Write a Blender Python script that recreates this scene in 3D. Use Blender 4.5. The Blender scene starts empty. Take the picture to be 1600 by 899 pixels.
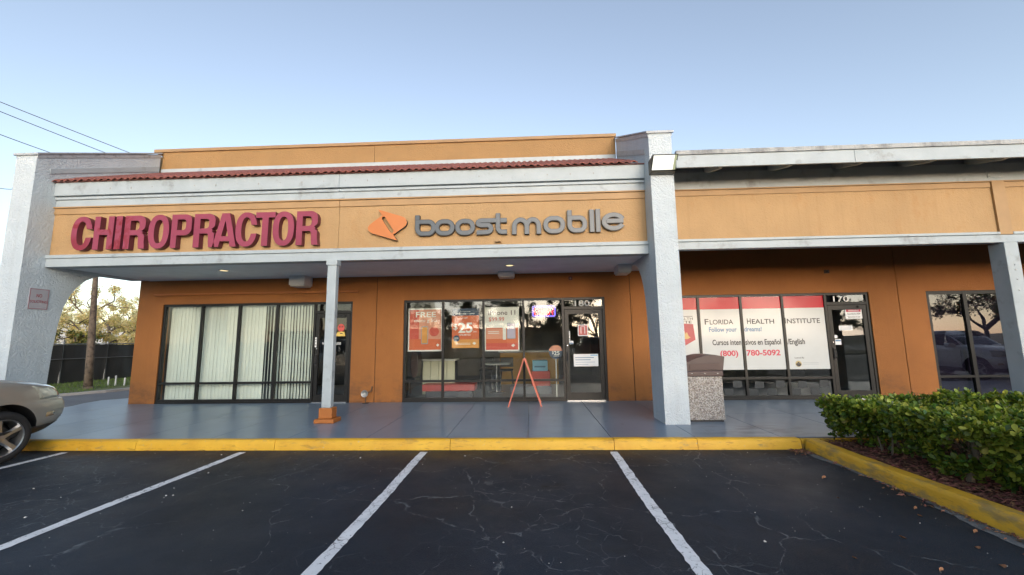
import bpy, bmesh, math, random
from math import sin, cos, pi, radians, atan2, sqrt
from mathutils import Vector, Matrix
from mathutils.geometry import tessellate_polygon
random.seed(7)
S = bpy.context.scene
COL = S.collection

# ------------------------------------------------------------------ camera
cam_d = bpy.data.cameras.new("camera")
cam = bpy.data.objects.new("camera", cam_d); COL.objects.link(cam)
F, PITCH, YAW, ROLL = 623.93, 0.127674, -0.043285, -0.013594
fw = Vector((sin(YAW)*cos(PITCH), cos(YAW)*cos(PITCH), sin(PITCH)))
rt = Vector((cos(YAW), -sin(YAW), 0)); up = rt.cross(fw)
r2 = cos(ROLL)*rt + sin(ROLL)*up; u2 = -sin(ROLL)*rt + cos(ROLL)*up
cam.matrix_world = Matrix(((r2.x, u2.x, -fw.x, 0), (r2.y, u2.y, -fw.y, 0), (r2.z, u2.z, -fw.z, 1.6), (0, 0, 0, 1)))
cam_d.sensor_width = 36; cam_d.lens = F/1600*36; cam_d.clip_start = .05; cam_d.clip_end = 3000
S.camera = cam

# ------------------------------------------------------------------ sky, sun, exposure
GAM = 1.04
SUN_EL, SUN_AZ = radians(8), radians(166)      # azimuth from +Y (straight behind the shops); the glow is behind the camera
w = bpy.data.worlds.new("World"); S.world = w; w.use_nodes = True
nt = w.node_tree; nt.nodes.clear()
sky = nt.nodes.new('ShaderNodeTexSky'); sky.sky_type = 'NISHITA'; sky.sun_disc = False
sky.sun_elevation = SUN_EL; sky.sun_rotation = SUN_AZ
sky.air_density = 1.0; sky.dust_density = .9; sky.ozone_density = 1.5
bg = nt.nodes.new('ShaderNodeBackground'); bg.inputs[1].default_value = .105
wo = nt.nodes.new('ShaderNodeOutputWorld')
gm = nt.nodes.new('ShaderNodeGamma'); gm.inputs[1].default_value = GAM
hsv = nt.nodes.new('ShaderNodeHueSaturation'); hsv.inputs['Saturation'].default_value = .72
nt.links.new(sky.outputs[0], gm.inputs[0]); nt.links.new(gm.outputs[0], hsv.inputs['Color']); tn = nt.nodes.new('ShaderNodeMix'); tn.data_type = 'RGBA'; tn.blend_type = 'MULTIPLY'; tn.inputs[0].default_value = 1; tn.inputs[7].default_value = (.955, .935, .965, 1)
nt.links.new(hsv.outputs[0], tn.inputs[6]); nt.links.new(tn.outputs[2], bg.inputs[0]); nt.links.new(bg.outputs[0], wo.inputs[0])
sl = bpy.data.lights.new("sun", 'SUN'); sl.energy = .7; sl.angle = radians(55); sl.color = (1, .99, .95)   # low sun moved behind the camera to brighten the facade, very soft
so = bpy.data.objects.new("sun", sl); COL.objects.link(so)
sd = Vector((sin(SUN_AZ)*cos(SUN_EL), cos(SUN_AZ)*cos(SUN_EL), sin(SUN_EL)))
so.rotation_euler = sd.to_track_quat('Z', 'Y').to_euler()
S.view_settings.view_transform = 'Standard'; S.view_settings.look = 'None'
S.view_settings.exposure = 1.95; S.view_settings.gamma = 1.0
S.cycles.max_bounces = 8; S.cycles.transparent_max_bounces = 16; S.cycles.caustics_reflective = False
S.cycles.sample_clamp_indirect = 6

# ------------------------------------------------------------------ materials
def nodes(m):
    m.use_nodes = True; return m.node_tree, m.node_tree.nodes, m.node_tree.links
def mix_rgb(nt, fac, a, b, mode='MIX'):
    n = nt.nodes.new('ShaderNodeMix'); n.data_type = 'RGBA'; n.blend_type = mode
    for i, v in ((0, fac), (6, a), (7, b)):
        if hasattr(v, 'is_linked'): nt.links.new(v, n.inputs[i])
        elif i == 0: n.inputs[0].default_value = v
        else: n.inputs[i].default_value = (*v, 1) if len(v) == 3 else v
    return n.outputs[2]
def noise(nt, pos, scale, detail=4, rough=.55, dist=0):
    n = nt.nodes.new('ShaderNodeTexNoise'); n.inputs['Scale'].default_value = scale
    n.inputs['Detail'].default_value = detail; n.inputs['Roughness'].default_value = rough; n.inputs['Distortion'].default_value = dist
    nt.links.new(pos, n.inputs['Vector']); return n.outputs[0]
def ramp(nt, x, a, b, va=0., vb=1.):
    n = nt.nodes.new('ShaderNodeMapRange'); n.inputs[1].default_value = a; n.inputs[2].default_value = b
    n.inputs[3].default_value = va; n.inputs[4].default_value = vb; nt.links.new(x, n.inputs[0]); return n.outputs[0]
def math_n(nt, op, a, b=0.):
    n = nt.nodes.new('ShaderNodeMath'); n.operation = op
    for i, v in enumerate((a, b)):
        if hasattr(v, 'is_linked'): nt.links.new(v, n.inputs[i])
        else: n.inputs[i].default_value = v
    return n.outputs[0]
def position(nt, scale=None):
    g = nt.nodes.new('ShaderNodeNewGeometry')
    if not scale: return g.outputs['Position']
    mp = nt.nodes.new('ShaderNodeMapping'); mp.inputs['Scale'].default_value = scale
    nt.links.new(g.outputs['Position'], mp.inputs[0]); return mp.outputs[0]
def bumpn(nt, h, strength, dist=.01):
    b = nt.nodes.new('ShaderNodeBump'); b.inputs['Strength'].default_value = strength; b.inputs['Distance'].default_value = dist
    nt.links.new(h, b.inputs['Height']); return b.outputs[0]
def M(name, col, rough=.6, var=.10, vs=2.5, bump=0, bs=45, bd=.01, metal=0, spec=.5, coat=0, dirt=None, dcol=None, ds=6, emit=0, island=0):
    m = bpy.data.materials.new(name); nt, N, L = nodes(m); p = N['Principled BSDF']
    pos = position(nt)
    c = None
    if var:
        f = ramp(nt, noise(nt, pos, vs, 5), .3, .7)
        c = mix_rgb(nt, f, tuple(x*(1-var) for x in col), tuple(min(1, x*(1+var)) for x in col))
    if dirt:
        f = ramp(nt, noise(nt, pos, ds, 6, .62), dirt, dirt+.14)
        c = mix_rgb(nt, f, c if c is not None else col, dcol)
    if island:
        g = N.new('ShaderNodeNewGeometry'); f = g.outputs['Random Per Island']
        hs = N.new('ShaderNodeHueSaturation')
        L.new(ramp(nt, f, 0, 1, 1-island, 1+island), hs.inputs['Value'])
        L.new(ramp(nt, math_n(nt, 'FRACT', math_n(nt, 'MULTIPLY', f, 17.3)), 0, 1, .5-.035, .5+.02), hs.inputs['Hue'])
        if c is not None: L.new(c, hs.inputs['Color'])
        else: hs.inputs['Color'].default_value = (*col, 1)
        c = hs.outputs[0]
    if c is not None: L.new(c, p.inputs['Base Color'])
    else: p.inputs['Base Color'].default_value = (*col, 1)
    p.inputs['Roughness'].default_value = rough; p.inputs['Metallic'].default_value = metal
    p.inputs['Specular IOR Level'].default_value = spec; p.inputs['Coat Weight'].default_value = coat
    p.inputs['Coat Roughness'].default_value = .05
    if emit:
        p.inputs['Emission Color'].default_value = (*col, 1); p.inputs['Emission Strength'].default_value = emit
    if bump:
        h = noise(nt, pos, bs, 6, .6)
        L.new(bumpn(nt, h, bump, bd), p.inputs['Normal'])
    return m
def stucco(name, col, bump=.6, scale=9, dirt=.62, dcol=(.3, .28, .25), dmix=.5, var=.06, drip=0, dripcol=(.2, .19, .18), grime=0):
    """trowelled paint-covered stucco: curled low ridges, faint stains"""
    m = bpy.data.materials.new(name); nt, N, L = nodes(m); p = N['Principled BSDF']; pos = position(nt)
    f = ramp(nt, noise(nt, pos, 1.7, 5), .3, .7)
    c = mix_rgb(nt, f, tuple(x*(1-var) for x in col), tuple(min(1, x*(1+var)) for x in col))
    st = math_n(nt, 'MULTIPLY', ramp(nt, noise(nt, position(nt, (1.2, 1.2, .6)), 3.2, 7, .65), dirt, dirt+.2), dmix)
    c = mix_rgb(nt, st, c, dcol)
    if drip:
        d = ramp(nt, noise(nt, position(nt, (7, 7, .35)), 1.6, 6, .6), .5, .85)
        c = mix_rgb(nt, math_n(nt, 'MULTIPLY', d, drip), c, dripcol)
    if grime:
        sx = N.new('ShaderNodeSeparateXYZ'); L.new(pos, sx.inputs[0])
        k = math_n(nt, 'MULTIPLY', ramp(nt, sx.outputs[2], .25, 1.0, 1, 0), ramp(nt, noise(nt, position(nt, (1, 1, 1.8)), 1.9, 6, .65), .50, .66))
        sp = math_n(nt, 'MULTIPLY', ramp(nt, sx.outputs[2], .14, .30, .8, 0), ramp(nt, noise(nt, pos, 7, 4), .40, .6))
        c = mix_rgb(nt, math_n(nt, 'MULTIPLY', math_n(nt, 'MAXIMUM', k, sp), grime), c, (.075, .045, .03))
    L.new(c, p.inputs['Base Color']); p.inputs['Roughness'].default_value = .68; p.inputs['Specular IOR Level'].default_value = .35
    a = noise(nt, pos, scale, 3, .5, 2.2); a = math_n(nt, 'ABSOLUTE', math_n(nt, 'SUBTRACT', a, .5))
    a = ramp(nt, a, 0, .09); b2 = noise(nt, pos, scale*9, 4)
    h = math_n(nt, 'ADD', a, math_n(nt, 'MULTIPLY', b2, .5))
    L.new(bumpn(nt, h, bump, .02), p.inputs['Normal'])
    return m
def glass_mat(name, tint=(.92, .94, .92), f0=.036):
    m = bpy.data.materials.new(name); nt, N, L = nodes(m); N.clear()
    o = N.new('ShaderNodeOutputMaterial'); mx = N.new('ShaderNodeMixShader')
    t = N.new('ShaderNodeBsdfTransparent'); t.inputs[0].default_value = (*tint, 1)
    g = N.new('ShaderNodeBsdfGlossy'); g.inputs['Roughness'].default_value = .005; g.inputs[0].default_value = (.95, .97, 1, 1)
    lw = N.new('ShaderNodeLayerWeight'); lw.inputs[0].default_value = .5
    f = math_n(nt, 'ADD', math_n(nt, 'MULTIPLY', math_n(nt, 'POWER', lw.outputs['Facing'], 5), 1-f0), f0)
    wv = noise(nt, position(nt), .9, 2); L.new(bumpn(nt, wv, .12, .02), g.inputs['Normal'])
    L.new(f, mx.inputs[0]); L.new(t.outputs[0], mx.inputs[1]); L.new(g.outputs[0], mx.inputs[2]); L.new(mx.outputs[0], o.inputs[0])
    return m
def emit_mat(name, col, s):
    m = bpy.data.materials.new(name); nt, N, L = nodes(m); N.clear()
    o = N.new('ShaderNodeOutputMaterial'); e = N.new('ShaderNodeEmission'); e.inputs[0].default_value = (*col, 1); e.inputs[1].default_value = s
    L.new(e.outputs[0], o.inputs[0]); return m
def leaf_mat(name, col, rough=.4, trans=.25, island=.3, spec=.4):
    m = M(name, col, rough=rough, var=.18, vs=1.3, island=island, spec=spec); nt, N, L = nodes(m); p = N['Principled BSDF']
    t = N.new('ShaderNodeBsdfTranslucent'); mx = N.new('ShaderNodeMixShader'); mx.inputs[0].default_value = trans
    src = p.inputs['Base Color'].links[0].from_socket
    L.new(mix_rgb(nt, 1., src, (1.0, 1.05, .55), 'MULTIPLY'), t.inputs[0])
    o = [n for n in N if n.type == 'OUTPUT_MATERIAL'][0]
    L.new(p.outputs[0], mx.inputs[1]); L.new(t.outputs[0], mx.inputs[2]); L.new(mx.outputs[0], o.inputs[0]); return m

def asphalt_mat(name, base=.028, crack=.6):
    m = bpy.data.materials.new(name); nt, N, L = nodes(m); p = N['Principled BSDF']; pos = position(nt)
    c = mix_rgb(nt, ramp(nt, noise(nt, pos, .55, 5, .6), .35, .68), (base*.42, base*.74, base*1.2), (base*1.05, base*1.66, base*2.55))
    c = mix_rgb(nt, ramp(nt, noise(nt, pos, 110, 3, .7), .52, .72, 0, .5), c, (.075, .088, .10))
    c = mix_rgb(nt, ramp(nt, noise(nt, pos, .42, 6, .65), .52, .66, 0, .5), c, (.042, .050, .060))
    # cracks: warped cell edges kept only in patches
    wn = N.new('ShaderNodeTexNoise'); wn.inputs['Scale'].default_value = 2.6; wn.inputs['Detail'].default_value = 6; L.new(pos, wn.inputs['Vector'])
    def cracks(sc, width, lo, hi, msc, amt):
        v = N.new('ShaderNodeVectorMath'); v.operation = 'MULTIPLY_ADD'; L.new(wn.outputs[1], v.inputs[0]); v.inputs[1].default_value = (amt, amt, 0); L.new(pos, v.inputs[2])
        mp = N.new('ShaderNodeVectorMath'); mp.operation = 'MULTIPLY'; L.new(v.outputs[0], mp.inputs[0]); mp.inputs[1].default_value = (1, 1, 0)
        vo = N.new('ShaderNodeTexVoronoi'); vo.feature = 'DISTANCE_TO_EDGE'; vo.inputs['Scale'].default_value = sc; L.new(mp.outputs[0], vo.inputs['Vector'])
        e = ramp(nt, vo.outputs['Distance'], 0, width, 1, 0)
        k = ramp(nt, noise(nt, pos, msc, 3), lo, hi)
        br = ramp(nt, noise(nt, pos, 9, 3), .42, .6)
        return math_n(nt, 'MULTIPLY', math_n(nt, 'MULTIPLY', e, k), br)
    k1 = cracks(.85, .0065, .34, .44, .35, .5); k2 = cracks(4.6, .026, .47, .56, .40, .3)
    k = math_n(nt, 'MAXIMUM', k1, math_n(nt, 'MULTIPLY', k2, .7))
    c = mix_rgb(nt, math_n(nt, 'MULTIPLY', k, crack), c, (.22, .24, .25))
    oil = math_n(nt, 'MULTIPLY', ramp(nt, noise(nt, pos, 1.7, 4, .6), .58, .70), ramp(nt, noise(nt, pos, .33, 2), .45, .6))
    c = mix_rgb(nt, math_n(nt, 'MULTIPLY', oil, .7), c, (.006, .007, .008))
    # scuffed pale dabs and small bits
    d = math_n(nt, 'MULTIPLY', ramp(nt, noise(nt, position(nt, (1.2, .7, 1)), 15, 5, .7), .70, .76), ramp(nt, noise(nt, pos, 1.1, 2), .5, .62))
    c = mix_rgb(nt, math_n(nt, 'MULTIPLY', d, .55), c, (.25, .26, .26))
    L.new(c, p.inputs['Base Color'])
    L.new(ramp(nt, noise(nt, pos, .8, 4), .3, .7, .42, .66), p.inputs['Roughness'])
    p.inputs['Specular IOR Level'].default_value = .22
    h = math_n(nt, 'SUBTRACT', noise(nt, pos, 120, 3), math_n(nt, 'MULTIPLY', k, .5))
    h = math_n(nt, 'ADD', h, math_n(nt, 'MULTIPLY', noise(nt, pos, 7, 4), .9))
    L.new(bumpn(nt, h, .55, .006), p.inputs['Normal']); return m
def stripe_mat(name):
    m = bpy.data.materials.new(name); nt, N, L = nodes(m); p = N['Principled BSDF']; pos = position(nt)
    c = mix_rgb(nt, ramp(nt, noise(nt, pos, 5, 5), .3, .75), (.82, .83, .84), (.66, .68, .70))
    wn = N.new('ShaderNodeTexNoise'); wn.inputs['Scale'].default_value = 8; L.new(pos, wn.inputs['Vector'])
    v = N.new('ShaderNodeVectorMath'); v.operation = 'MULTIPLY_ADD'; L.new(wn.outputs[1], v.inputs[0]); v.inputs[1].default_value = (.12, .12, 0); L.new(pos, v.inputs[2])
    vo = N.new('ShaderNodeTexVoronoi'); vo.feature = 'DISTANCE_TO_EDGE'; vo.inputs['Scale'].default_value = 12; L.new(v.outputs[0], vo.inputs['Vector'])
    e = ramp(nt, vo.outputs['Distance'], .012, .05, 1, 0)
    e = math_n(nt, 'MULTIPLY', e, ramp(nt, noise(nt, pos, 2.5, 2), .42, .6))
    e = math_n(nt, 'MAXIMUM', e, ramp(nt, noise(nt, pos, 26, 5, .7), .60, .66))
    c = mix_rgb(nt, math_n(nt, 'MULTIPLY', e, .8), c, (.07, .07, .075))
    L.new(c, p.inputs['Base Color']); p.inputs['Roughness'].default_value = .6
    L.new(bumpn(nt, noise(nt, pos, 120, 3), .4, .005), p.inputs['Normal']); return m
def curb_mat(name, dark=.0):
    m = bpy.data.materials.new(name); nt, N, L = nodes(m); p = N['Principled BSDF']; pos = position(nt)
    c = mix_rgb(nt, ramp(nt, noise(nt, pos, 2.2, 5), .3, .7), (.62, .33, .022), (.76, .45, .035))
    c = mix_rgb(nt, ramp(nt, noise(nt, position(nt, (.5, .5, 1.6)), 5, 7, .68), .57-dark, .70-dark, 0, .8), c, (.27, .20, .085))
    c = mix_rgb(nt, ramp(nt, noise(nt, pos, 11, 5, .7), .64, .70, 0, .8), c, (.42, .38, .27))
    c = mix_rgb(nt, ramp(nt, noise(nt, position(nt, (.6, .6, 3)), 9, 6, .7), .56, .66, 0, .6), c, (.36, .19, .02))
    L.new(c, p.inputs['Base Color']); p.inputs['Roughness'].default_value = .55
    L.new(bumpn(nt, noise(nt, pos, 30, 5), .5, .01), p.inputs['Normal']); return m
def slab_mat(name):
    m = bpy.data.materials.new(name); nt, N, L = nodes(m); p = N['Principled BSDF']; pos = position(nt)
    c = mix_rgb(nt, ramp(nt, noise(nt, pos, 1.2, 6, .6), .3, .7), (.145, .20, .265), (.18, .245, .315))
    c = mix_rgb(nt, ramp(nt, noise(nt, position(nt, (.8, 1.8, 1)), 1.1, 5, .6), .55, .8, 0, .45), c, (.09, .10, .115))
    c = mix_rgb(nt, ramp(nt, noise(nt, pos, 14, 6, .7), .66, .72, 0, .5), c, (.30, .31, .32))
    c = mix_rgb(nt, ramp(nt, noise(nt, position(nt, (1, .55, 1)), 5, 7, .72), .57, .68, 0, .35), c, (.075, .085, .10))
    c = mix_rgb(nt, ramp(nt, noise(nt, pos, 38, 3, .6), .70, .76, 0, .7), c, (.06, .065, .07))
    vd = N.new('ShaderNodeVectorMath'); vd.operation = 'DISTANCE'; L.new(position(nt, (1, 1.6, 1)), vd.inputs[0]); vd.inputs[1].default_value = (3.45, 6.62*1.6, .14)
    sm = math_n(nt, 'MULTIPLY', ramp(nt, vd.outputs['Value'], .25, 1.25, 1, 0), ramp(nt, noise(nt, position(nt, (.9, 2.2, 1)), 2.6, 6, .6), .47, .62))
    c = mix_rgb(nt, math_n(nt, 'MULTIPLY', sm, .75), c, (.035, .036, .04))
    oi = N.new('ShaderNodeObjectInfo'); c = mix_rgb(nt, 1., c, mix_rgb(nt, oi.outputs['Random'], (.93, .93, .94), (1.05, 1.05, 1.04)), 'MULTIPLY')
    L.new(c, p.inputs['Base Color'])
    p.inputs['Roughness'].default_value = .31
    L.new(bumpn(nt, noise(nt, pos, 60, 2, .5), .05, .002), p.inputs['Normal']); return m

white = stucco("white_stucco", (.54, .60, .64), bump=.42, scale=7, dmix=.35, drip=.25, dripcol=(.30, .30, .30))
whitewood = M("white_painted_wood", (.395, .445, .47), rough=.5, var=.07, vs=3, bump=.3, bs=22, dirt=.58, dcol=(.27, .29, .30), ds=3.2)
soffit_m = M("soffit_paint", (.76, .84, .89), rough=.6, var=.06, bump=.2, bs=50)
sand = stucco("sand_stucco", (.455, .285, .135), bump=.26, scale=8, dmix=.5, dcol=(.42, .21, .075), dirt=.56, drip=.3, dripcol=(.33, .19, .085))
sandtrim = M("sand_trim", (.41, .25, .115), rough=.6, var=.08, bump=.3, bs=30)
sand2 = stucco("darker_parapet_stucco", (.34, .20, .082), bump=.3, scale=8, dmix=.4, dcol=(.30, .17, .07), dirt=.58, drip=.2, dripcol=(.26, .16, .08))  # darker copy of the sand stucco for the parapet
sandtrim2 = M("darker_parapet_trim", (.33, .205, .098), rough=.6, var=.1)  # darker copy of the sand trim for the parapet cap
orange = stucco("orange_stucco", (.32, .122, .031), bump=.3, scale=16, dmix=.4, dcol=(.25, .085, .022), dirt=.56, grime=.6, drip=.18, dripcol=(.20, .07, .02))
orangep = M("orange_paint", (.36, .122, .026), rough=.55, var=.1, bump=.2)
darkgap = M("dark_gap", (.05, .03, .02), rough=.9, var=0)
bronze = M("bronze_aluminium", (.014, .0135, .013), rough=.4, var=.12, metal=.35, spec=.5)
glass = glass_mat("storefront_glass")
glass_dark = glass_mat("tinted_glass", (.5, .5, .55), .10)
tile_m = M("clay_tile", (.235, .075, .055), rough=.75, var=.3, vs=9, bump=.4, bs=60, dirt=.6, dcol=(.13, .07, .06), ds=12)
roof_m = M("roof_felt", (.3, .3, .3), rough=.9)
metal_cap = M("grey_metal_cap", (.42, .44, .46), rough=.5, var=.12, vs=6, dirt=.55, dcol=(.2, .2, .2), ds=9)
asph = asphalt_mat("parking_asphalt", .0185, .6); asph2 = M("road_asphalt", (.13, .132, .138), rough=.8, var=.15, vs=1.5, bump=.4, bs=90)
stripe = stripe_mat("worn_white_paint"); yellow = curb_mat("yellow_curb_paint"); yellow2 = curb_mat("scuffed_yellow_curb_paint", .09)
slabm = slab_mat("blue_grey_slab_paint"); concrete = M("pale_concrete", (.34, .33, .32), rough=.7, var=.15, bump=.4, bs=40)
earth = M("earth", (.14, .10, .07), rough=.95, var=.3, bump=.5)
iwall = M("interior_wall", (.34, .32, .30), rough=.8); ifloor = M("interior_floor", (.10, .10, .105), rough=.35, var=.12)
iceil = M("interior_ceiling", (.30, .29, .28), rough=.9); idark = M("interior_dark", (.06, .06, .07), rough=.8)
black = M("black_plastic", (.02, .02, .022), rough=.45, var=0); chrome = M("brushed_metal", (.5, .5, .5), rough=.25, metal=1, var=.1)
whiteplastic = M("white_plastic", (.68, .69, .68), rough=.45, var=.06)
paper = M("white_paper", (.78, .79, .79), rough=.55, var=.03)
red_in = M("red_laminate", (.50, .05, .035), rough=.4, var=.06)

# ------------------------------------------------------------------ mesh helpers (all in world metres)
WP = {}
class MB:
    def __init__(s): s.v = []; s.f = []; s.mi = []; s.cm = 0
    def add(s, vs, fs, mi=None):
        o = len(s.v); s.v += [tuple(v) for v in vs]; s.f += [tuple(i+o for i in f) for f in fs]; s.mi += [s.cm if mi is None else mi]*len(fs); return s
    def box(s, x0, x1, y0, y1, z0, z1, mi=None):
        return s.add([(x0,y0,z0),(x1,y0,z0),(x1,y1,z0),(x0,y1,z0),(x0,y0,z1),(x1,y0,z1),(x1,y1,z1),(x0,y1,z1)],
                     [(0,3,2,1),(4,5,6,7),(0,1,5,4),(1,2,6,5),(2,3,7,6),(3,0,4,7)], mi)
    def prism(s, pts, axis, a, b, holes=(), mi=None, cap=None, side=None):
        """pts: 2D outline; axis 'x' -> (y,z), 'y' -> (x,z), 'z' -> (x,y); extruded a..b"""
        def P(q, t): return {'x': (t, q[0], q[1]), 'y': (q[0], t, q[1]), 'z': (q[0], q[1], t)}[axis]
        loops = [list(pts)] + [list(h) for h in holes]
        tri = tessellate_polygon([[Vector((q[0], q[1], 0)) for q in l] for l in loops])
        allp = [q for l in loops for q in l]; n = len(allp)
        vs = [P(q, a) for q in allp] + [P(q, b) for q in allp]
        cm = cap if cap is not None else (s.cm if mi is None else mi); sm = side if side is not None else (s.cm if mi is None else mi)
        s.add(vs, [tuple(t) for t in tri], cm); o = len(s.v) - 2*n
        s.f += [tuple(i+n+o for i in t) for t in tri]; s.mi += [cm]*len(tri)
        k = 0
        for l in loops:
            m = len(l)
            for i in range(m):
                j = (i+1) % m; s.f.append((o+k+i, o+k+j, o+k+j+n, o+k+i+n)); s.mi.append(sm)
            k += m
        return s
    def tube(s, path, r, seg=8, mi=None, caps=True):
        path = [Vector(p) for p in path]; n = len(path); rs = r if isinstance(r, (list, tuple)) else [r]*n
        vs = []; last = None
        for i, p in enumerate(path):
            d = (path[min(i+1, n-1)] - path[max(i-1, 0)]).normalized()
            a = last if last is not None and abs(last.dot(d)) < .95 else (Vector((0, 0, 1)) if abs(d.z) < .9 else Vector((1, 0, 0)))
            x = (a - d*a.dot(d)).normalized(); y = d.cross(x); last = x
            vs += [p + (x*cos(2*pi*k/seg) + y*sin(2*pi*k/seg))*rs[i] for k in range(seg)]
        fs = [(i*seg+k, i*seg+(k+1) % seg, (i+1)*seg+(k+1) % seg, (i+1)*seg+k) for i in range(n-1) for k in range(seg)]
        if caps: fs += [tuple(range(seg))[::-1], tuple((n-1)*seg+k for k in range(seg))]
        return s.add(vs, fs, mi)
    def lathe(s, prof, c, axis='z', seg=24, mi=None):
        vs = []
        for r, h in prof:
            for k in range(seg):
                a = 2*pi*k/seg; p, q = r*cos(a), r*sin(a)
                vs.append({'z': (c[0]+p, c[1]+q, c[2]+h), 'x': (c[0]+h, c[1]+p, c[2]+q), 'y': (c[0]+p, c[1]+h, c[2]+q)}[axis])
        n = len(prof)
        return s.add(vs, [(i*seg+k, i*seg+(k+1) % seg, (i+1)*seg+(k+1) % seg, (i+1)*seg+k) for i in range(n-1) for k in range(seg)], mi)
    def ribbon(s, path, wd, y0, y1, closed=False, mi=None, side=None):
        n = len(path); L_, R_ = [], []
        for i in range(n):
            a = Vector(path[(i-1) % n] if closed or i else path[0]); b = Vector(path[i]); c = Vector(path[(i+1) % n] if closed or i < n-1 else path[-1])
            t1 = (b-a); t2 = (c-b)
            if t1.length < 1e-9: t1 = t2
            if t2.length < 1e-9: t2 = t1
            t1.normalize(); t2.normalize(); m = (t1+t2).normalized(); nn = Vector((-m.y, m.x)); k = wd/2/max(.4, nn.dot(Vector((-t1.y, t1.x))))
            L_.append(b+nn*k); R_.append(b-nn*k)
        vs = [(p.x, y0, p.y) for p in L_]+[(p.x, y0, p.y) for p in R_]+[(p.x, y1, p.y) for p in L_]+[(p.x, y1, p.y) for p in R_]
        fm = s.cm if mi is None else mi; sm = fm if side is None else side
        o = len(s.v); s.v += vs
        def q(a, b, c, d, mm): s.f.append((o+a, o+b, o+c, o+d)); s.mi.append(mm)
        for i in range(n if closed else n-1):
            j = (i+1) % n
            q(i, j, n+j, n+i, fm); q(2*n+i, 3*n+i, 3*n+j, 2*n+j, fm); q(i, 2*n+i, 2*n+j, j, sm); q(n+i, n+j, 3*n+j, 3*n+i, sm)
        if not closed:
            q(0, n, 3*n, 2*n, sm); q(n-1, 3*n-1, 4*n-1, 2*n-1, sm)
        return s
def link(o, parent, world):
    COL.objects.link(o); WP[o.name] = Vector(world)
    if parent is not None:
        o.parent = parent; o.location = Vector(world) - WP[parent.name]
    else: o.location = world
    return o
def props(o, label=None, cat=None, group=None, kind=None):
    for k, v in (('label', label), ('category', cat), ('group', group), ('kind', kind)):
        if v: o[k] = v
    return o
def empty(name, loc, label=None, cat=None, group=None, kind=None):
    o = bpy.data.objects.new(name, None); o.empty_display_size = .1; link(o, None, loc); return props(o, label, cat, group, kind)
def mesh_of(mb, name, mats, smooth=False, org=(0, 0, 0)):
    me = bpy.data.meshes.new(name); ox, oy, oz = org
    me.from_pydata([(x-ox, y-oy, z-oz) for x, y, z in mb.v], [], mb.f)
    for m in (mats if isinstance(mats, (list, tuple)) else [mats]): me.materials.append(m)
    if any(mb.mi): me.polygons.foreach_set('material_index', mb.mi)
    bm = bmesh.new(); bm.from_mesh(me); bmesh.ops.recalc_face_normals(bm, faces=bm.faces); bm.to_mesh(me); bm.free()
    if smooth: me.polygons.foreach_set('use_smooth', [True]*len(me.polygons))
    me.update(); return me
def put(name, mb, mats, parent=None, smooth=False, label=None, cat=None, group=None, kind=None, bevel=0, sharp=None):
    xs = [v[0] for v in mb.v]; ys = [v[1] for v in mb.v]; zs = [v[2] for v in mb.v]
    org = ((min(xs)+max(xs))/2, (min(ys)+max(ys))/2, min(zs))
    me = mesh_of(mb, name, mats, smooth, org)
    if smooth and sharp:
        me.set_sharp_from_angle(angle=radians(sharp))
    o = bpy.data.objects.new(name, me); link(o, parent, org)
    if bevel:
        b = o.modifiers.new('bevel', 'BEVEL'); b.width = bevel; b.segments = 2; b.limit_method = 'ANGLE'
    return props(o, label, cat, group, kind)
def box(name, x0, x1, y0, y1, z0, z1, m, parent=None, bevel=0, **k): return put(name, MB().box(x0, x1, y0, y1, z0, z1), m, parent, bevel=bevel, **k)
def clone(o, dx=(0, 0, 0), parent=None):
    c = o.copy(); c.animation_data_clear(); COL.objects.link(c); wpos = WP[o.name] + Vector(dx); WP[c.name] = wpos
    c.parent = parent
    c.location = wpos - WP[parent.name] if parent else wpos
    return c
def text_mb(txt, x0, x1, z0, h, y, bold=0., mb=None, mi=None, ref='H', shear=0.):
    """flat lettering facing -Y, fitted to x0..x1 (x1 None = natural width), caps of height h on baseline z0"""
    cu = bpy.data.curves.new('t', 'FONT'); cu.body = txt; cu.resolution_u = 3; cu.offset = bold
    ob = bpy.data.objects.new('t', cu); me = bpy.data.meshes.new_from_object(ob)
    vs = [v.co.copy() for v in me.vertices]; fs = [tuple(p.vertices) for p in me.polygons]
    bpy.data.objects.remove(ob); bpy.data.meshes.remove(me); bpy.data.curves.remove(cu)
    if not vs: return mb or MB()
    sc = h/.72; mn = min(v.x for v in vs); mx = max(v.x for v in vs)
    sx = sc if x1 is None else (x1-x0)/(mx-mn)
    mb = mb or MB()
    mb.add([(x0+(v.x-mn)*sx + shear*v.y*sc, y, z0+v.y*sc) for v in vs], fs, mi); return mb
def arc(cx, cy, rx, ry, a0, a1, n=8): return [(cx+rx*cos(radians(a0+(a1-a0)*i/n)), cy+ry*sin(radians(a0+(a1-a0)*i/n))) for i in range(n+1)]
def rrect(x0, x1, z0, z1, r, n=5):
    return arc(x1-r, z1-r, r, r, 0, 90, n)+arc(x0+r, z1-r, r, r, 90, 180, n)+arc(x0+r, z0+r, r, r, 180, 270, n)+arc(x1-r, z0+r, r, r, 270, 360, n)
def supell(cx, cz, a, b, n=2.6, N=32):
    return [(cx+a*math.copysign(abs(cos(t))**(2/n), cos(t)), cz+b*math.copysign(abs(sin(t))**(2/n), sin(t))) for t in [2*pi*i/N for i in range(N)]]

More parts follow.
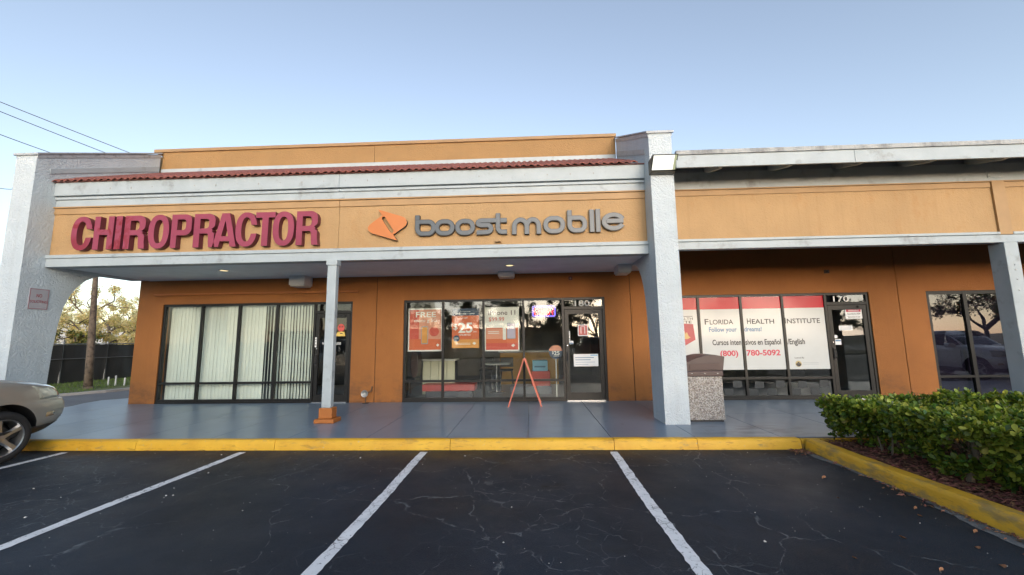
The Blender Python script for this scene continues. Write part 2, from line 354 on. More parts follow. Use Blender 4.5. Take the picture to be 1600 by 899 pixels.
# ================================================================== GROUND
def sheet(name, x0, x1, y0, y1, z, m, n=1, kind='structure', parent=None):
    return put(name, MB().add([(x0,y0,z),(x1,y0,z),(x1,y1,z),(x0,y1,z)], [(0,1,2,3)]), m, parent, kind=kind)
sheet('ground', -900, 900, -900, 900, -.012, M("dry_ground", (.16, .15, .10), rough=.95, var=.25, vs=.2))
lot = sheet('parking_lot', -60, 60, -46, 6.0, 0, asph)
for X in (-9.70, -6.98, -4.245, -1.55, 1.135):
    mb = MB(); n = 90; vs = []
    for i in range(n+1):
        y = 1.2 + (5.93-1.2)*i/n; j = .008*sin(y*2.3+X)+random.uniform(-.003, .003)
        vs += [(X-.055+j+random.uniform(-.005, .005), y, .004), (X+.055+j+random.uniform(-.005, .005), y, .004)]
    mb.add(vs, [(2*i, 2*i+1, 2*i+3, 2*i+2) for i in range(n)])
    put('parking_stripe', mb, stripe, lot)
for X in (6.6, 9.3, 12., 14.7, 17.4):
    put('parking_stripe', MB().add([(X-.05,.6,.004),(X+.05,.6,.004),(X+.05,5.9,.004),(X-.05,5.9,.004)], [(0,1,2,3)]), stripe, lot)
for i in range(14):
    X = -20+2.72*i
    put('parking_stripe', MB().add([(X-.05,-13,.004),(X+.05,-13,.004),(X+.05,-8,.004),(X-.05,-8,.004)], [(0,1,2,3)]), stripe, lot)
sheet('side_road', -60, -9.9, 6.0, 40, -.004, asph2)

# ---- sidewalk: base, individual slabs with open joints
swb = box('sidewalk', -11.2, 20, 6.17, 9.9, 0, .118, concrete, kind='structure')
J0, JW = -.06, 1.222
def slab(x0, x1, y0, y1, poly=None):
    g = .004
    pts = poly or [(x0+g, y0+g), (x1-g, y0+g), (x1-g, y1-g), (x0+g, y1-g)]
    put('slab', MB().prism(pts, 'z', .119, .14), slabm, swb, bevel=.003)
for k in range(-8, 17):
    x0 = J0+JW*k; x1 = x0+JW
    if x0 > 2.3: slab(x0, x1, 6.17, 7.98); slab(x0, x1, 7.98, 9.618)
    else: slab(x0, x1, 6.17, 9.618)
xl = J0-8*JW
slab(0, 0, 0, 0, [(xl-.004, 6.174), (xl-.004, 8.0), (-10.45, 8.0), (-10.62, 7.2), (-10.7, 6.174)])
slab(0, 0, 0, 0, [(xl-.004, 8.008), (xl-.004, 9.8), (-11.22, 9.8), (-10.78, 8.9), (-10.46, 8.008)])
slab(0, 0, 0, 0, [(xl-.004, 9.808), (xl-.004, 14), (-10.7, 14), (-10.9, 10.7), (-11.3, 10.3), (-11.23, 9.808)])
# ---- yellow kerb along the walk, in cast lengths
kerb = empty('kerb', (-3, 6.08, 0), kind='structure')
def kerb_piece(path, w, h, m, name='kerb_length', r=.03):
    """path of the street-side foot; extruded with rounded nose; width w to the left of travel"""
    prof = [(0, 0), (.012, h-.045), (.022, h-.018), (.045, h), (w, h), (w, 0)]
    P = [Vector((p[0], p[1])) for p in path]; vs = []; n = len(prof)
    for i, p in enumerate(P):
        t = (P[min(i+1, len(P)-1)]-P[max(i-1, 0)]).normalized(); nn = Vector((-t.y, t.x))
        for q in prof: vs.append((p.x+nn.x*q[0], p.y+nn.y*q[0], q[1] + random.uniform(-.0025, .0025)*(q[1] > .05)))
    fs = [(i*n+k, i*n+(k+1) % n, (i+1)*n+(k+1) % n, (i+1)*n+k) for i in range(len(P)-1) for k in range(n)]
    fs += [tuple(range(n)), tuple((len(P)-1)*n+k for k in range(n))[::-1]]
    return put(name, MB().add(vs, fs), m, kerb, smooth=True, sharp=35)
def seg(x0, x1, y, n=10): return [(x0+(x1-x0)*i/n, y + random.uniform(-.004, .004)) for i in range(n+1)]
edges = [-10.9, -8.9, -6.0, -3.84, -1.2, 1.18, 2.36, 3.80]
for a, b in zip(edges, edges[1:]): kerb_piece(seg(a+.004, b-.004, 6.035), .133, .142, yellow)
kerb_piece(seg(3.84, 20, 6.09, 20), .08, .128, yellow2)
# planter kerb curving away towards the camera (foot on the stall side)
pk = [(3.84, 6.045), (3.825, 5.75), (3.80, 5.2), (3.79, 4.5), (3.79, 3.7), (3.79, 2.9), (3.8, 2.0), (3.85, 1.0), (4.1, .5), (4.6, .3), (7, .3)]
def dense(p, n=5):
    o = []
    for a, b in zip(p, p[1:]): o += [(a[0]+(b[0]-a[0])*i/n, a[1]+(b[1]-a[1])*i/n) for i in range(n)]
    return o+[p[-1]]
kerb_piece(dense(pk), .17, .15, yellow2, 'planter_kerb_length')
mb = MB(); vs = []; rr = random.Random(4); ys = [6.0-.06*i for i in range(75)]
for y in ys:
    wd = .085+.05*sin(y*2.1+1)+rr.uniform(-.022, .022)+.05*max(0, 4.2-y); vs += [(3.80, y, .0035), (3.80-max(.02, wd), y, .0035)]
put('unsealed_edge', mb.add(vs, [(2*i, 2*i+1, 2*i+3, 2*i+2) for i in range(len(ys)-1)]), M("bare_grey_asphalt", (.13, .14, .145), rough=.85, var=.35, vs=9, bump=.6, bs=60), lot)
# ---- mulch bed
mulch_m = M("brown_mulch", (.10, .045, .028), rough=.9, var=.35, vs=20, bump=.8, bs=70, bd=.02)
bed = put('planter_bed', MB().prism([(3.9, 6.10), (3.9, .45), (9.5, .45), (9.5, 6.10)], 'z', .0, .085), mulch_m, kind='structure')
chip_m = M("bark_chips", (.17, .075, .045), rough=.85, var=.2, island=.6)
mb = MB()
for i in range(5200):
    x = 3.93+random.random()**1.6*1.6; y = random.uniform(2.2, 6.1)
    z = .085+random.random()*.035; a = random.uniform(0, pi); l = random.uniform(.012, .04); b = random.uniform(.005, .013); t = random.uniform(-.35, .35)
    c, s_ = cos(a), sin(a); mb.add([(x+c*l-s_*b, y+s_*l+c*b, z+t*l), (x+c*l+s_*b, y+s_*l-c*b, z+t*l), (x-c*l+s_*b, y-s_*l-c*b, z-t*l), (x-c*l-s_*b, y-s_*l+c*b, z-t*l), (x, y, z+.01)],
       [(0,1,4),(1,2,4),(2,3,4),(3,0,4)])
put('mulch', mb, chip_m, kind='stuff')
# ---- leaf litter drifts against the kerbs
litter_m = M("dead_leaves", (.23, .12, .06), rough=.8, var=.2, island=.6)
mb = MB()
def flat_leaf(mb, x, y, z, l, a, lift=.01):
    c, s_ = cos(a), sin(a); b = l*.42
    P = [(-l, 0, 0), (-.2*l, b, lift), (l*.6, b*.6, lift*1.4), (l, 0, lift), (l*.6, -b*.6, .3*lift), (-.2*l, -b, .7*lift), (0, 0, lift*.1)]
    mb.add([(x+c*p-s_*q, y+s_*p+c*q, z+r) for p, q, r in P], [(6,0,1),(6,1,2),(6,2,3),(6,3,4),(6,4,5),(6,5,0)])
for i in range(420):
    if i < 150: x = 3.78-abs(random.gauss(0, .10)); y = 6.0-abs(random.gauss(0, .11))
    elif i < 330: y = random.uniform(2.3, 4.6); x = 3.78-abs(random.gauss(0, .07+.05*(y < 3.3)))
    else: y = random.uniform(2.6, 5.8); x = 3.78-abs(random.gauss(0, .04))
    flat_leaf(mb, x, y, .006+random.random()*.012, random.uniform(.008, .026), random.uniform(0, 6.3), .008)
for i in range(60): flat_leaf(mb, random.uniform(-9, 3.5), 6.02-abs(random.gauss(0, .03)), .006, random.uniform(.006, .014), random.uniform(0, 6.3), .005)
put('leaf_litter', mb, litter_m, kind='stuff')
fl = MB(); flat_leaf(fl, 0, 0, .005, .034, .4, .02); fl_me = mesh_of(fl, 'fallen_leaf', M("brown_fallen_leaf", (.32, .15, .07), rough=.7, var=.15), True)
fallen = [(3.25, 4.85, 1.), (2.9, 3.5, .7), (3.3, 3.35, .8), (3.55, 3.6, .8), (3.4, 3.9, .6), (3.2, 3.1, .9), (2.75, 3.05, .7), (3.0, 4.3, .4), (3.05, 2.95, .9), (3.5, 4.05, .7), (2.3, 3.2, .5), (3.6, 3.25, .9)]
for i, (x, y, s_) in enumerate(fallen):
    o = bpy.data.objects.new('fallen_leaf', fl_me); link(o, None, (x, y, 0)); o.scale = (s_,)*3; o.rotation_euler = (0, 0, i*2.1)
    if i == 0: props(o, 'large reddish brown dead leaf lying alone on dark asphalt left of planter kerb', 'leaf')
    else: props(o, 'small dry brown leaf scattered on the asphalt beside the yellow planter kerb', 'leaf', 'small fallen leaves on the asphalt')
# small pale specks of grit on the asphalt
grit = MB()
for i in range(300):
    x, y = random.uniform(-7, 3.6), random.uniform(2.6, 5.9); r = random.uniform(.002, .006) if i > 22 else random.uniform(.008, .016)
    a = random.random()*3; grit.add([(x+r*cos(a+k*1.57)*random.uniform(.5, 1.2), y+r*sin(a+k*1.57)*random.uniform(.5, 1.2), .003) for k in range(4)]+[(x, y, .003+r*.7)], [(0,1,4),(1,2,4),(2,3,4),(3,0,4)])
put('asphalt_grit', grit, M("pale_grit", (.5, .5, .48), rough=.8, var=0, island=.4), kind='stuff')

# ================================================================== BUILDING
WY = 9.62
B = empty('shop_building', (0, WY, .14), 'orange and sand stucco strip mall block with white fins and covered walkway', 'building')
# wall panels around the three shopfronts, with open control joints
def wall(x0, x1, z0, z1, y0=WY, y1=WY+.2, m=None): return box('wall_panel', x0, x1, y0, y1, z0, z1, m or orange, B)
JN = .008
L0, L1, C0, C1, R0, R1, X0, X1 = -9.20, -4.345, -3.07, 1.80, 3.03, 7.90, 9.18, 15.0
ZB, ZT = .17, 2.57
HL, HR = 3.30, 3.95
wall(-9.86, L0, .14, HL); wall(L0, L1, ZT, HL); wall(L1, -3.745-JN, .14, HL)
wall(-3.745+JN, C0, .14, HL); wall(C0, C1, ZT, HL); wall(C1, 2.41-JN, .14, HL)
wall(2.41+JN, R0, .14, HR); wall(R0, R1, ZT, HR); wall(R1, 8.56-JN, .14, HR)
wall(8.56+JN, X0, .14, HR); wall(X0, X1, ZT, HR); wall(X1, 20, .14, HR)
for x in (-3.745, 2.41, 8.56): box('joint_filler', x-.03, x+.03, WY+.02, WY+.06, .14, 3.9 if x > 2 else HL, darkgap, B)
for a, b in ((L0, L1), (C0, C1), (R0, R1), (X0, X1)): box('sill_kerb', a, b, WY+.012, WY+.2, .125, ZB, bronze, B)
box('gable_wall', -9.86, -9.66, WY+.2, 24, 0, 6.0, orange, B)
# rear and roof so that no light leaks in
box('rear_wall', -9.66, 20, 19, 19.2, 0, 6.0, orange, B)
box('flat_roof', -9.6, 20, WY+.25, 24, 3.96, 4.1, roof_m, B)
box('end_wall', 19.8, 20, WY+.2, 19, 0, 3.9, orange, B)
# ---- parapet over the left block
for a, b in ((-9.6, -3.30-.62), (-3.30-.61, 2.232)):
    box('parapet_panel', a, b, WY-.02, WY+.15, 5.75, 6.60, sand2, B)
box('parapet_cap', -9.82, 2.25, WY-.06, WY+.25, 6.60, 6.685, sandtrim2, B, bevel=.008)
box('parapet_return', 2.06, 2.234, WY+.16, 20, 4.1, 6.55, sand, B)
box('parapet_back', -9.86, 2.05, WY+.16, WY+.3, 3.9, 6.58, sand, B)
box('roof_flashing', -9.58, 2.22, WY-.05, WY-.022, 5.98, 6.13, whitewood, B)
# ---- fin walls (arched), left and centre
def fin(x0, x1, name='fin_wall'):
    outer = [(7.03, .14), (7.03, 5.33), (WY-.07, 6.53), (WY-.07, 3.172), (9.3, 3.172)]
    arch = [(8.82, 3.165), (8.55, 3.14), (8.34, 3.085), (8.15, 2.97), (7.99, 2.80), (7.88, 2.60), (7.80, 2.375), (7.745, 2.04), (7.70, 1.5), (7.68, .8), (7.67, .14)]
    put(name, MB().prism(outer+arch, 'x', x0, x1), white, B)
    sl = (6.53-5.33)/(WY-.07-7.03)
    cap = [(7.0, 5.335-.03), (7.0, 5.335+.012), (WY-.065, 6.53+.05), (WY-.065, 6.53+.02), (7.029, 5.336), (7.029, 5.305)]
    put('fin_cap', MB().prism(cap, 'x', x0-.04, x1+.04), metal_cap, B)
    for xs in ((x0-.013, x0-.001), (x1+.001, x1+.013)):
        put('fin_cap', MB().prism([(7.03, 5.25), (7.03, 5.335), (WY-.07, 6.53), (WY-.07, 6.44)], 'x', *xs), metal_cap, B)
fin(-10.03, -9.605); fin(2.238, 2.65)
# stepped flashing following the tile slope on the inner faces of the fins
for xs in ((-9.603, -9.590), (2.224, 2.236)):
    put('side_flashing', MB().prism([(7.26, 5.02), (7.26, 5.12), (WY-.1, 6.18), (WY-.1, 6.05)], 'x', *xs), whitewood, B)
# ---- canopy front, left bay
FA, FB = -9.603, 2.236
box('beam', FA, FB, 7.385, 7.60, 3.135, 3.30, whitewood, B, bevel=.006)
box('beam_trim', FA, FB, 7.360, 7.60, 3.303, 3.372, whitewood, B, bevel=.008)
for a, b in ((FA, -3.70), (-3.692, FB)):
    box('fascia_panel', a, b, 7.44, 7.60, 3.374, 4.215, sand, B)
    box('fascia_trim', a, b, 7.420, 7.60, 4.218, 4.345, sandtrim, B, bevel=.006)
box('fascia_trim', FA, FB, 7.395, 7.60, 4.348, 4.372, sandtrim, B)
for a, b in ((FA, -3.70), (-3.695, FB)):
    box('lower_white_board', a, b, 7.43, 7.60, 4.375, 4.52, whitewood, B)
    box('cornice_ledge', a, b, 7.400, 7.60, 4.523, 4.575, whitewood, B, bevel=.006)
    box('upper_white_board', a, b, 7.375, 7.60, 4.60, 4.872, whitewood, B, bevel=.004)
box('cornice_shadow_gap', FA, FB, 7.45, 7.60, 4.576, 4.599, whitewood, B)
nail = MB()
for i in range(26):
    x = -9.3+i*.44; nail.box(x, x+.022, 7.371, 7.375, 4.715+random.uniform(-.02, .03), 4.74)
put('nail_heads', nail, M("rust_grey", (.33, .33, .32), rough=.7), B, kind='stuff')
pl = box('joint_plate', -3.895, -3.60, 7.42, 7.43, 4.385, 4.515, whitewood, B)
mb = MB()
for dx in (.03, .25):
    for z in (4.41, 4.48): mb.lathe([(.009, 0), (.009, -.006), (.0, -.008)], (-3.895+dx+.01, 7.42, z), 'y', 8)
put('bolt_heads', mb, metal_cap, pl, kind='stuff')
box('soffit', FA, FB, 7.602, WY-.002, 3.172, 3.19, soffit_m, B)
# ---- clay tile strip: the front course tile by tile, the slope behind as one field
ty, tz, tsl = 7.30, 4.885, (6.02-4.885)/(WY-7.30)
def s_tile(wd, ln, mb, x, y, z, n=8):
    vs = []
    for (yy, zz) in ((0, 0), (ln, ln*tsl)):
        for k in range(n+1):
            t = k/n; h = .034*(.5-.5*cos(2*pi*t))
            vs += [(x+wd*t, y+yy, z+zz+h), (x+wd*t, y+yy, z+zz+h-.017)]
    m = 2*(n+1); fs = []
    for k in range(n):
        a = 2*k; fs += [(a, a+2, m+a+2, m+a), (a+1, m+a+1, m+a+3, a+3), (a, a+1, a+3, a+2), (m+a, m+a+2, m+a+3, m+a+1)]
    fs += [(0, m, m+1, 1), (2*n, 2*n+1, m+2*n+1, m+2*n)]
    return mb.add(vs, fs)
TW = .1392; nT = int((FB-FA-.02)/TW)
t0 = put('roof_tile', s_tile(TW-.004, .36, MB(), FA+.012, ty, tz), tile_m, B, smooth=True, sharp=40)
for i in range(1, nT):
    c = clone(t0, (i*TW, random.uniform(-.012, .012), random.uniform(-.004, .006)), B); c.rotation_euler = (random.uniform(-.02, .02), random.uniform(-.03, .03), random.uniform(-.02, .02))
fld = MB()
for r in range(1, 7):
    for i in range(nT): s_tile(TW-.004, .36, fld, FA+.012+i*TW, ty+r*.33, tz+r*.33*tsl+.012*(r > 0), 6)
put('tile_field', fld, tile_m, B, smooth=True, sharp=40, kind='stuff')
box('tile_batten', FA, FB, 7.345, 7.60, 4.874, 4.884, tile_m, B)
put('roof_deck', MB().prism([(7.40, 4.88), (WY-.06, 4.88), (WY-.06, 5.96)], 'x', FA, FB), roof_m, B)
# ---- canopy front, right bay
GA, GB = 2.653, 20
box('beam', GA, GB, 7.42, 7.56, 3.205, 3.345, whitewood, B, bevel=.006)
for a, b in ((GA, 8.50), (8.725, GB)):
    box('beam_trim', a, b, 7.395, 7.56, 3.348, 3.395, whitewood, B, bevel=.006)
    box('fascia_panel', a, b, 7.44, 7.56, 3.397, 4.235, sand, B)
    box('fascia_trim', a, b, 7.425, 7.56, 4.238, 4.34, sandtrim, B, bevel=.006)
    box('fascia_trim', a, b, 7.405, 7.56, 4.343, 4.362, sandtrim, B)
box('pilaster', 8.503, 8.722, 7.405, 7.56, 3.347, 4.362, sandtrim, B)
for a, b in ((GA, 8.62), (8.625, GB)): box('lower_white_board', a, b, 7.43, 7.56, 4.365, 4.70, whitewood, B)
pl = box('joint_plate', 8.47, 8.76, 7.42, 7.43, 4.42, 4.55, whitewood, B)
mb = MB()
for dx in (.03, .24):
    for z in (4.45, 4.515): mb.lathe([(.01, 0), (.01, -.006), (.0, -.008)], (8.47+dx+.01, 7.42, z), 'y', 8)
put('bolt_heads', mb, metal_cap, pl, kind='stuff')
box('ceiling_panel', GA, GB, 7.57, WY-.002, 3.80, 3.84, M("brown_ceiling", (.16, .075, .03), rough=.8), B)
# overhanging eave with fascia board, drip edge and rafter tails
for a, b in ((GA-.03, 5.65), (5.655, 9.1), (9.105, GB)):
    box('eave_board', a, b, 6.80, 6.84, 4.535, 4.762, whitewood, B, bevel=.004)
    box('drip_edge', a, b, 6.775, 6.85, 4.765, 4.84, stucco("grimy_drip_edge", (.42, .43, .43), bump=.2, dirt=.45, dcol=(.14, .14, .14), dmix=.8), B)
put('eave_deck', MB().prism([(6.85, 4.80), (6.85, 4.84), (WY+.3, 5.1), (WY+.3, 5.06)], 'x', GA, GB), M("eave_boards", (.55, .60, .66), rough=.8), B)
raf = None
for i in range(15):
    x = 3.42+1.195*i
    if raf is None:
        raf = put('rafter_tail', MB().prism([(6.845, 4.545), (6.845, 4.795), (7.49, 4.83), (7.49, 4.705), (7.36, 4.66), (6.93, 4.545)], 'x', x-.03, x+.03), whitewood, B)
    else: clone(raf, (1.195*i, 0, 0), B)
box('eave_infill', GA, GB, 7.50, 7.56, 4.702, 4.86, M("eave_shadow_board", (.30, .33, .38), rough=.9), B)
# ---- posts
def bolts(par, x, y, zs):
    mb = MB()
    for z in zs: mb.lathe([(.014, 0), (.014, -.008), (.0, -.012)], (x, y, z), 'y', 8)
    put('bolt_heads', mb, metal_cap, par, kind='stuff')
p1 = box('post', -3.815, -3.640, 7.30, 7.42, .40, 3.10, whitewood, B, bevel=.012)
box('post_head', -3.832, -3.622, 7.28, 7.44, 3.03, 3.134, whitewood, p1, bevel=.006)
put('post_pedestal', MB().box(-3.845, -3.60, 7.275, 7.47, .215, .40), orangep, p1, bevel=.01)
put('post_foot', MB().box(-3.90, -3.535, 7.215, 7.52, .141, .213), orangep, p1, bevel=.012)
p2 = box('post', 8.53, 8.765, 7.40, 7.66, .141, 3.20, whitewood, B, bevel=.008)
bolts(p2, 8.65, 7.40, (2.33, 2.53, 2.70, 2.79))
p3 = box('post', 14.6, 14.83, 7.40, 7.66, .141, 3.20, whitewood, B, bevel=.008)
# long thin rail above the left shopfront
box('awning_rail', -9.43, -4.21, WY-.06, WY-.001, 2.785, 2.83, orangep, B, bevel=.01)

# ---- shopfronts
FY0, FY1, GY = WY+.025, WY+.10, WY+.06
def shopfront(x0, x1, mul, zr=.62, door=None, gm=glass, fw=.055):
    win = MB(); h = fw/2
    for x in mul: win.box(x-h, x+h, FY0, FY1, ZB, ZT)
    win.box(x0, x0+fw, FY0, FY1, ZB, ZT); win.box(x1-fw, x1, FY0, FY1, ZB, ZT)
    xs = [x0+fw]; 
    for x in mul: xs += [x-h, x+h]
    xs.append(x1-fw); bays = [(xs[2*i], xs[2*i+1]) for i in range(len(xs)//2)]
    e = .001; panes = []
    for i, (a, b) in enumerate(bays):
        win.box(a+e, b-e, FY0+.002, FY1-.002, ZT-fw, ZT-e)
        if door == i:
            win.box(a+e, b-e, FY0+.002, FY1-.002, 2.285, 2.35); panes.append((a, b, 2.35, ZT-fw)); continue
        win.box(a+e, b-e, FY0+.002, FY1-.002, ZB+e, ZB+.06); win.box(a+e, b-e, FY0+.002, FY1-.002, zr-.025, zr+.025)
        panes += [(a, b, ZB+.06, zr-.025), (a, b, zr+.025, ZT-fw)]
    W = put('shop_window', win, bronze, B)
    for a, b, c, d in panes: box('pane', a-.004, b+.004, GY-.003, GY+.003, c-.004, d+.004, gm, W)
    D = None
    if door is not None:
        a, b = bays[door]; a += .012; b -= .012; s_ = .088
        d = MB().box(a, a+s_, FY0+.01, FY1-.012, .165, 2.275).box(b-s_, b, FY0+.01, FY1-.012, .165, 2.275).box(a+s_+e, b-s_-e, FY0+.012, FY1-.014, 2.17, 2.274).box(a+s_+e, b-s_-e, FY0+.012, FY1-.014, .166, .33)
        D = put('glass_door', d, bronze, B)
        box('pane', a+s_-.004, b-s_+.004, GY-.003, GY+.003, .326, 2.174, gm, D)
        hd = MB().box(a+.018, a+.068, FY0-.012, FY0+.009, 1.02, 1.30).tube([(a+.043, FY0-.012, 1.06), (a+.043, FY0-.05, 1.08), (a+.043, FY0-.05, 1.24), (a+.043, FY0-.012, 1.26)], .011, 8)
        put('handle', hd, black, D)
        box('closer', b-.20, b-.11, FY0-.02, FY0+.01, 2.21, 2.25, bronze, D)
        box('threshold', a, b, WY-.03, FY1, .141, .163, chrome, D)
        lk = MB().lathe([(.014, 0), (.014, -.012), (0, -.014)], (a+.045, FY0+.009, 1.42), 'y', 12)
        put('lock', lk, chrome, D)
    return W, D, bays
WL, DL, baysL = shopfront(L0, L1, (-8.20, -7.235, -6.262, -5.305), door=4)
WC, DC, baysC = shopfront(C0, C1, (-2.11, -1.122, -.155, .80), door=4)
WR, DR, baysR = shopfront(R0, R1, (4.0, 4.985, 5.94, 6.925), door=4)
WX, DX, baysX = shopfront(X0, X1, (10.05, 11.0, 11.97, 12.95, 13.92), door=None, gm=glass_dark, fw=.08)
# house numbers on the transoms
num_m = M("white_vinyl", (.72, .73, .72), rough=.5, var=.02)
put('house_number', text_mb('180', 1.09, 1.452, 2.364, .138, GY-.007, .012), num_m, WC)
put('house_number', text_mb('170', 7.13, 7.483, 2.364, .132, GY-.007, .012), num_m, WR)
# ---- rooms behind the glass
box('room_floor', -9.6, 15, WY+.21, 18.9, .12, .138, ifloor, B)
box('room_ceiling', -9.6, 15, WY+.21, 18.9, 3.05, 3.12, iceil, B)
for x in (-9.6, -3.75, 2.45, 8.5): box('room_partition', x, x+.1, WY+.205, 18.9, .139, 3.049, iwall, B)
box('room_back_wall', -3.65, 2.45, 16.5, 16.6, .139, 3.049, iwall, B)
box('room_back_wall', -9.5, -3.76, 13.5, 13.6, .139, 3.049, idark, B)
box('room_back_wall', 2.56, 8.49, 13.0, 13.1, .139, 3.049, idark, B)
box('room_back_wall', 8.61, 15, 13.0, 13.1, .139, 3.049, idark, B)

# ================================================================== SIGNS ON THE FASCIA
# ---- red channel letters
def chiro_face():
    m = bpy.data.materials.new("faded_red_acrylic"); nt, N, L = nodes(m); p = N['Principled BSDF']; pos = position(nt)
    c = mix_rgb(nt, ramp(nt, noise(nt, pos, 1.6, 4), .35, .65), (.265, .042, .078), (.31, .056, .098))
    sx = N.new('ShaderNodeSeparateXYZ'); L.new(pos, sx.inputs[0])
    k = math_n(nt, 'MULTIPLY', ramp(nt, sx.outputs[0], -8.0, -7.7, 1, 0), ramp(nt, noise(nt, pos, 4.2, 5, .6, 1.2), .50, .60))
    lo = math_n(nt, 'MULTIPLY', ramp(nt, sx.outputs[0], -8.75, -8.6, 1, 0), ramp(nt, sx.outputs[2], 3.66, 3.78, 1, 0))
    c = mix_rgb(nt, math_n(nt, 'MULTIPLY', math_n(nt, 'MAXIMUM', k, math_n(nt, 'MULTIPLY', lo, .7)), .85), c, (.22, .010, .018))
    L.new(c, p.inputs['Base Color']); p.inputs['Roughness'].default_value = .42; p.inputs['Specular IOR Level'].default_value = .3
    L.new(bumpn(nt, noise(nt, pos, 2.5, 3), .15, .02), p.inputs['Normal']); return m
cface = chiro_face(); cside = M("maroon_letter_return", (.13, .022, .04), rough=.45, var=.1, vs=4)
sgn = empty('letter_sign', (-6.6, 7.44, 3.44), 'big faded red CHIROPRACTOR letters mounted along left part of sand fascia', 'sign')
def round_poly(pts, r=.0): return pts
def bowl(x0, x1, z0, z1, r, n=6):   # right side rounded
    return [(x0, z0)]+arc(x1-r, z0+r, r, r, -90, 0, n)+arc(x1-r, z1-r, r, r, 0, 90, n)+[(x0, z1)]
ST = .175
def glyph(ch):
    if ch == 'C':
        a, b = .315, .51; o = [p for p in supell(.315, .5, a, b, 2.3, 64)]; i_ = [p for p in supell(.315, .5, .145, .36, 2.3, 64)]
        # cut on the right between z .37 and .63
        def cutloop(l): return [p for p in l if not (p[0] > .315 and .37 < p[1] < .63)]
        O = cutloop(o); I = cutloop(i_)
        up_ = sorted([p for p in O], key=lambda p: (atan2(p[1]-.5, p[0]-.315)) % (2*pi)); ui = sorted(I, key=lambda p: (atan2(p[1]-.5, p[0]-.315)) % (2*pi))
        return .63, up_ + [(.63, .37)] + [(.46, .37)] + ui[::-1] + [(.46, .63), (.63, .63)], []
    if ch == 'O': return .63, supell(.315, .5, .315, .51, 2.3, 40), [supell(.315, .5, .14, .355, 2.4, 32)]
    if ch == 'H': return .60, [(0,0),(0,1),(ST,1),(ST,.60),(.425,.60),(.425,1),(.60,1),(.60,0),(.425,0),(.425,.44),(ST,.44),(ST,0)], []
    if ch == 'I': return ST, [(0,0),(0,1),(ST,1),(ST,0)], []
    if ch == 'T': return .56, [(.19,0),(.19,.84),(0,.84),(0,1),(.56,1),(.56,.84),(.37,.84),(.37,0)], []
    if ch == 'A': return .70, [(0,0),(.235,1),(.465,1),(.70,0),(.52,0),(.487,.165),(.213,.165),(.18,0)], [[(.245,.31),(.35,.78),(.455,.31)]]
    if ch == 'P': return .62, [(0,0),(0,1)]+[p for p in bowl(.3, .62, .37, 1, .2)[1:-1]][::-1]+[(ST,.37),(ST,0)], [bowl(ST, .445, .53, .85, .09)]
    if ch == 'R':
        o = [(0,0),(0,1)]+arc(.42, .80, .2, .2, 90, 0, 6)+arc(.42, .68, .2, .16, 0, -62, 5)+[(.56,.50)]+arc(.44, .36, .17, .12, 55, 0, 4)+[(.612,.2),(.64,0),(.46,0),(.44,.14),(.435,.30)]+arc(.375, .32, .06, .09, 0, 90, 4)+[(ST,.41),(ST,0)]
        return .64, o, [bowl(ST, .44, .56, .85, .09)]
LH = .672; LY0, LY1 = 7.332, 7.438
lx = [('C', -9.07, .43), ('H', -8.60, .40), ('I', -8.155, .125), ('R', -7.97, .44), ('O', -7.475, .425), ('P', -7.005, .41), ('R', -6.545, .44), ('A', -6.15, .475), ('C', -5.70, .43), ('T', -5.305, .39), ('O', -4.955, .425), ('R', -4.485, .435)]
for i, (ch, x, wd) in enumerate(lx):
    gw, o, hs = glyph(ch); sx = wd/gw; z0 = 3.452-.006*i/11
    f = lambda q: (x+q[0]*sx, z0+q[1]*LH)
    put('letter', MB().prism([f(q) for q in o], 'y', LY0, LY1, [[f(q) for q in h] for h in hs], cap=0, side=1), [cface, cside], sgn)
# ---- grey rounded letters with orange emblem
gface = M("grey_letter_face", (.062, .074, .086), rough=.35, var=.08, spec=.6); gside = M("black_letter_return", (.012, .012, .014), rough=.4, var=0)
sg2 = empty('wordmark_sign', (-.6, 7.44, 3.48), 'orange slashed emblem with grey rounded letters boost mobile on sand fascia', 'sign')
oface = M("orange_emblem_face", (.54, .165, .03), rough=.35, var=.06)
emb = [(-2.892, 4.12), (-2.43, 3.972), (-2.375, 3.945), (-2.34, 3.90), (-2.326, 3.844), (-2.347, 3.79), (-2.40, 3.745), (-2.588, 3.615), (-2.506, 3.494), (-2.99, 3.644), (-3.045, 3.675), (-3.080, 3.72), (-3.088, 3.766), (-3.06, 3.815), (-2.99, 3.872), (-2.818, 4.000)]
dx, dz = -2.597+2.805, 3.647-3.973; ln = sqrt(dx*dx+dz*dz); ux, uz = dx/ln, dz/ln; ang = math.degrees(atan2(uz, ux)); r_ = .034
slot = arc(-2.785, 3.945, r_, r_, ang+90, ang+270, 6)+arc(-2.618, 3.685, r_, r_, ang-90, ang+90, 6)
put('emblem', MB().prism(emb, 'y', 7.366, 7.437, [slot], cap=0, side=1), [oface, gside], sg2)
SW = .093; BY0, BY1 = 7.366, 7.437
LK = [0]
def letter(*ribs, polys=()):
    mb = MB(); LK[0] += 1; dy = .0031*(LK[0] % 2)
    for i, (p, cl) in enumerate(ribs): mb.ribbon(p, SW, BY0+.006+.0012*i+dy, BY1-.0005*i-dy*.3, cl, mi=1); mb.ribbon(p, SW-.020, BY0+.0012*i+dy, BY0+.0055+.0012*i+dy, cl, mi=0)
    put('letter', mb, [gface, gside], sg2)
h = SW/2
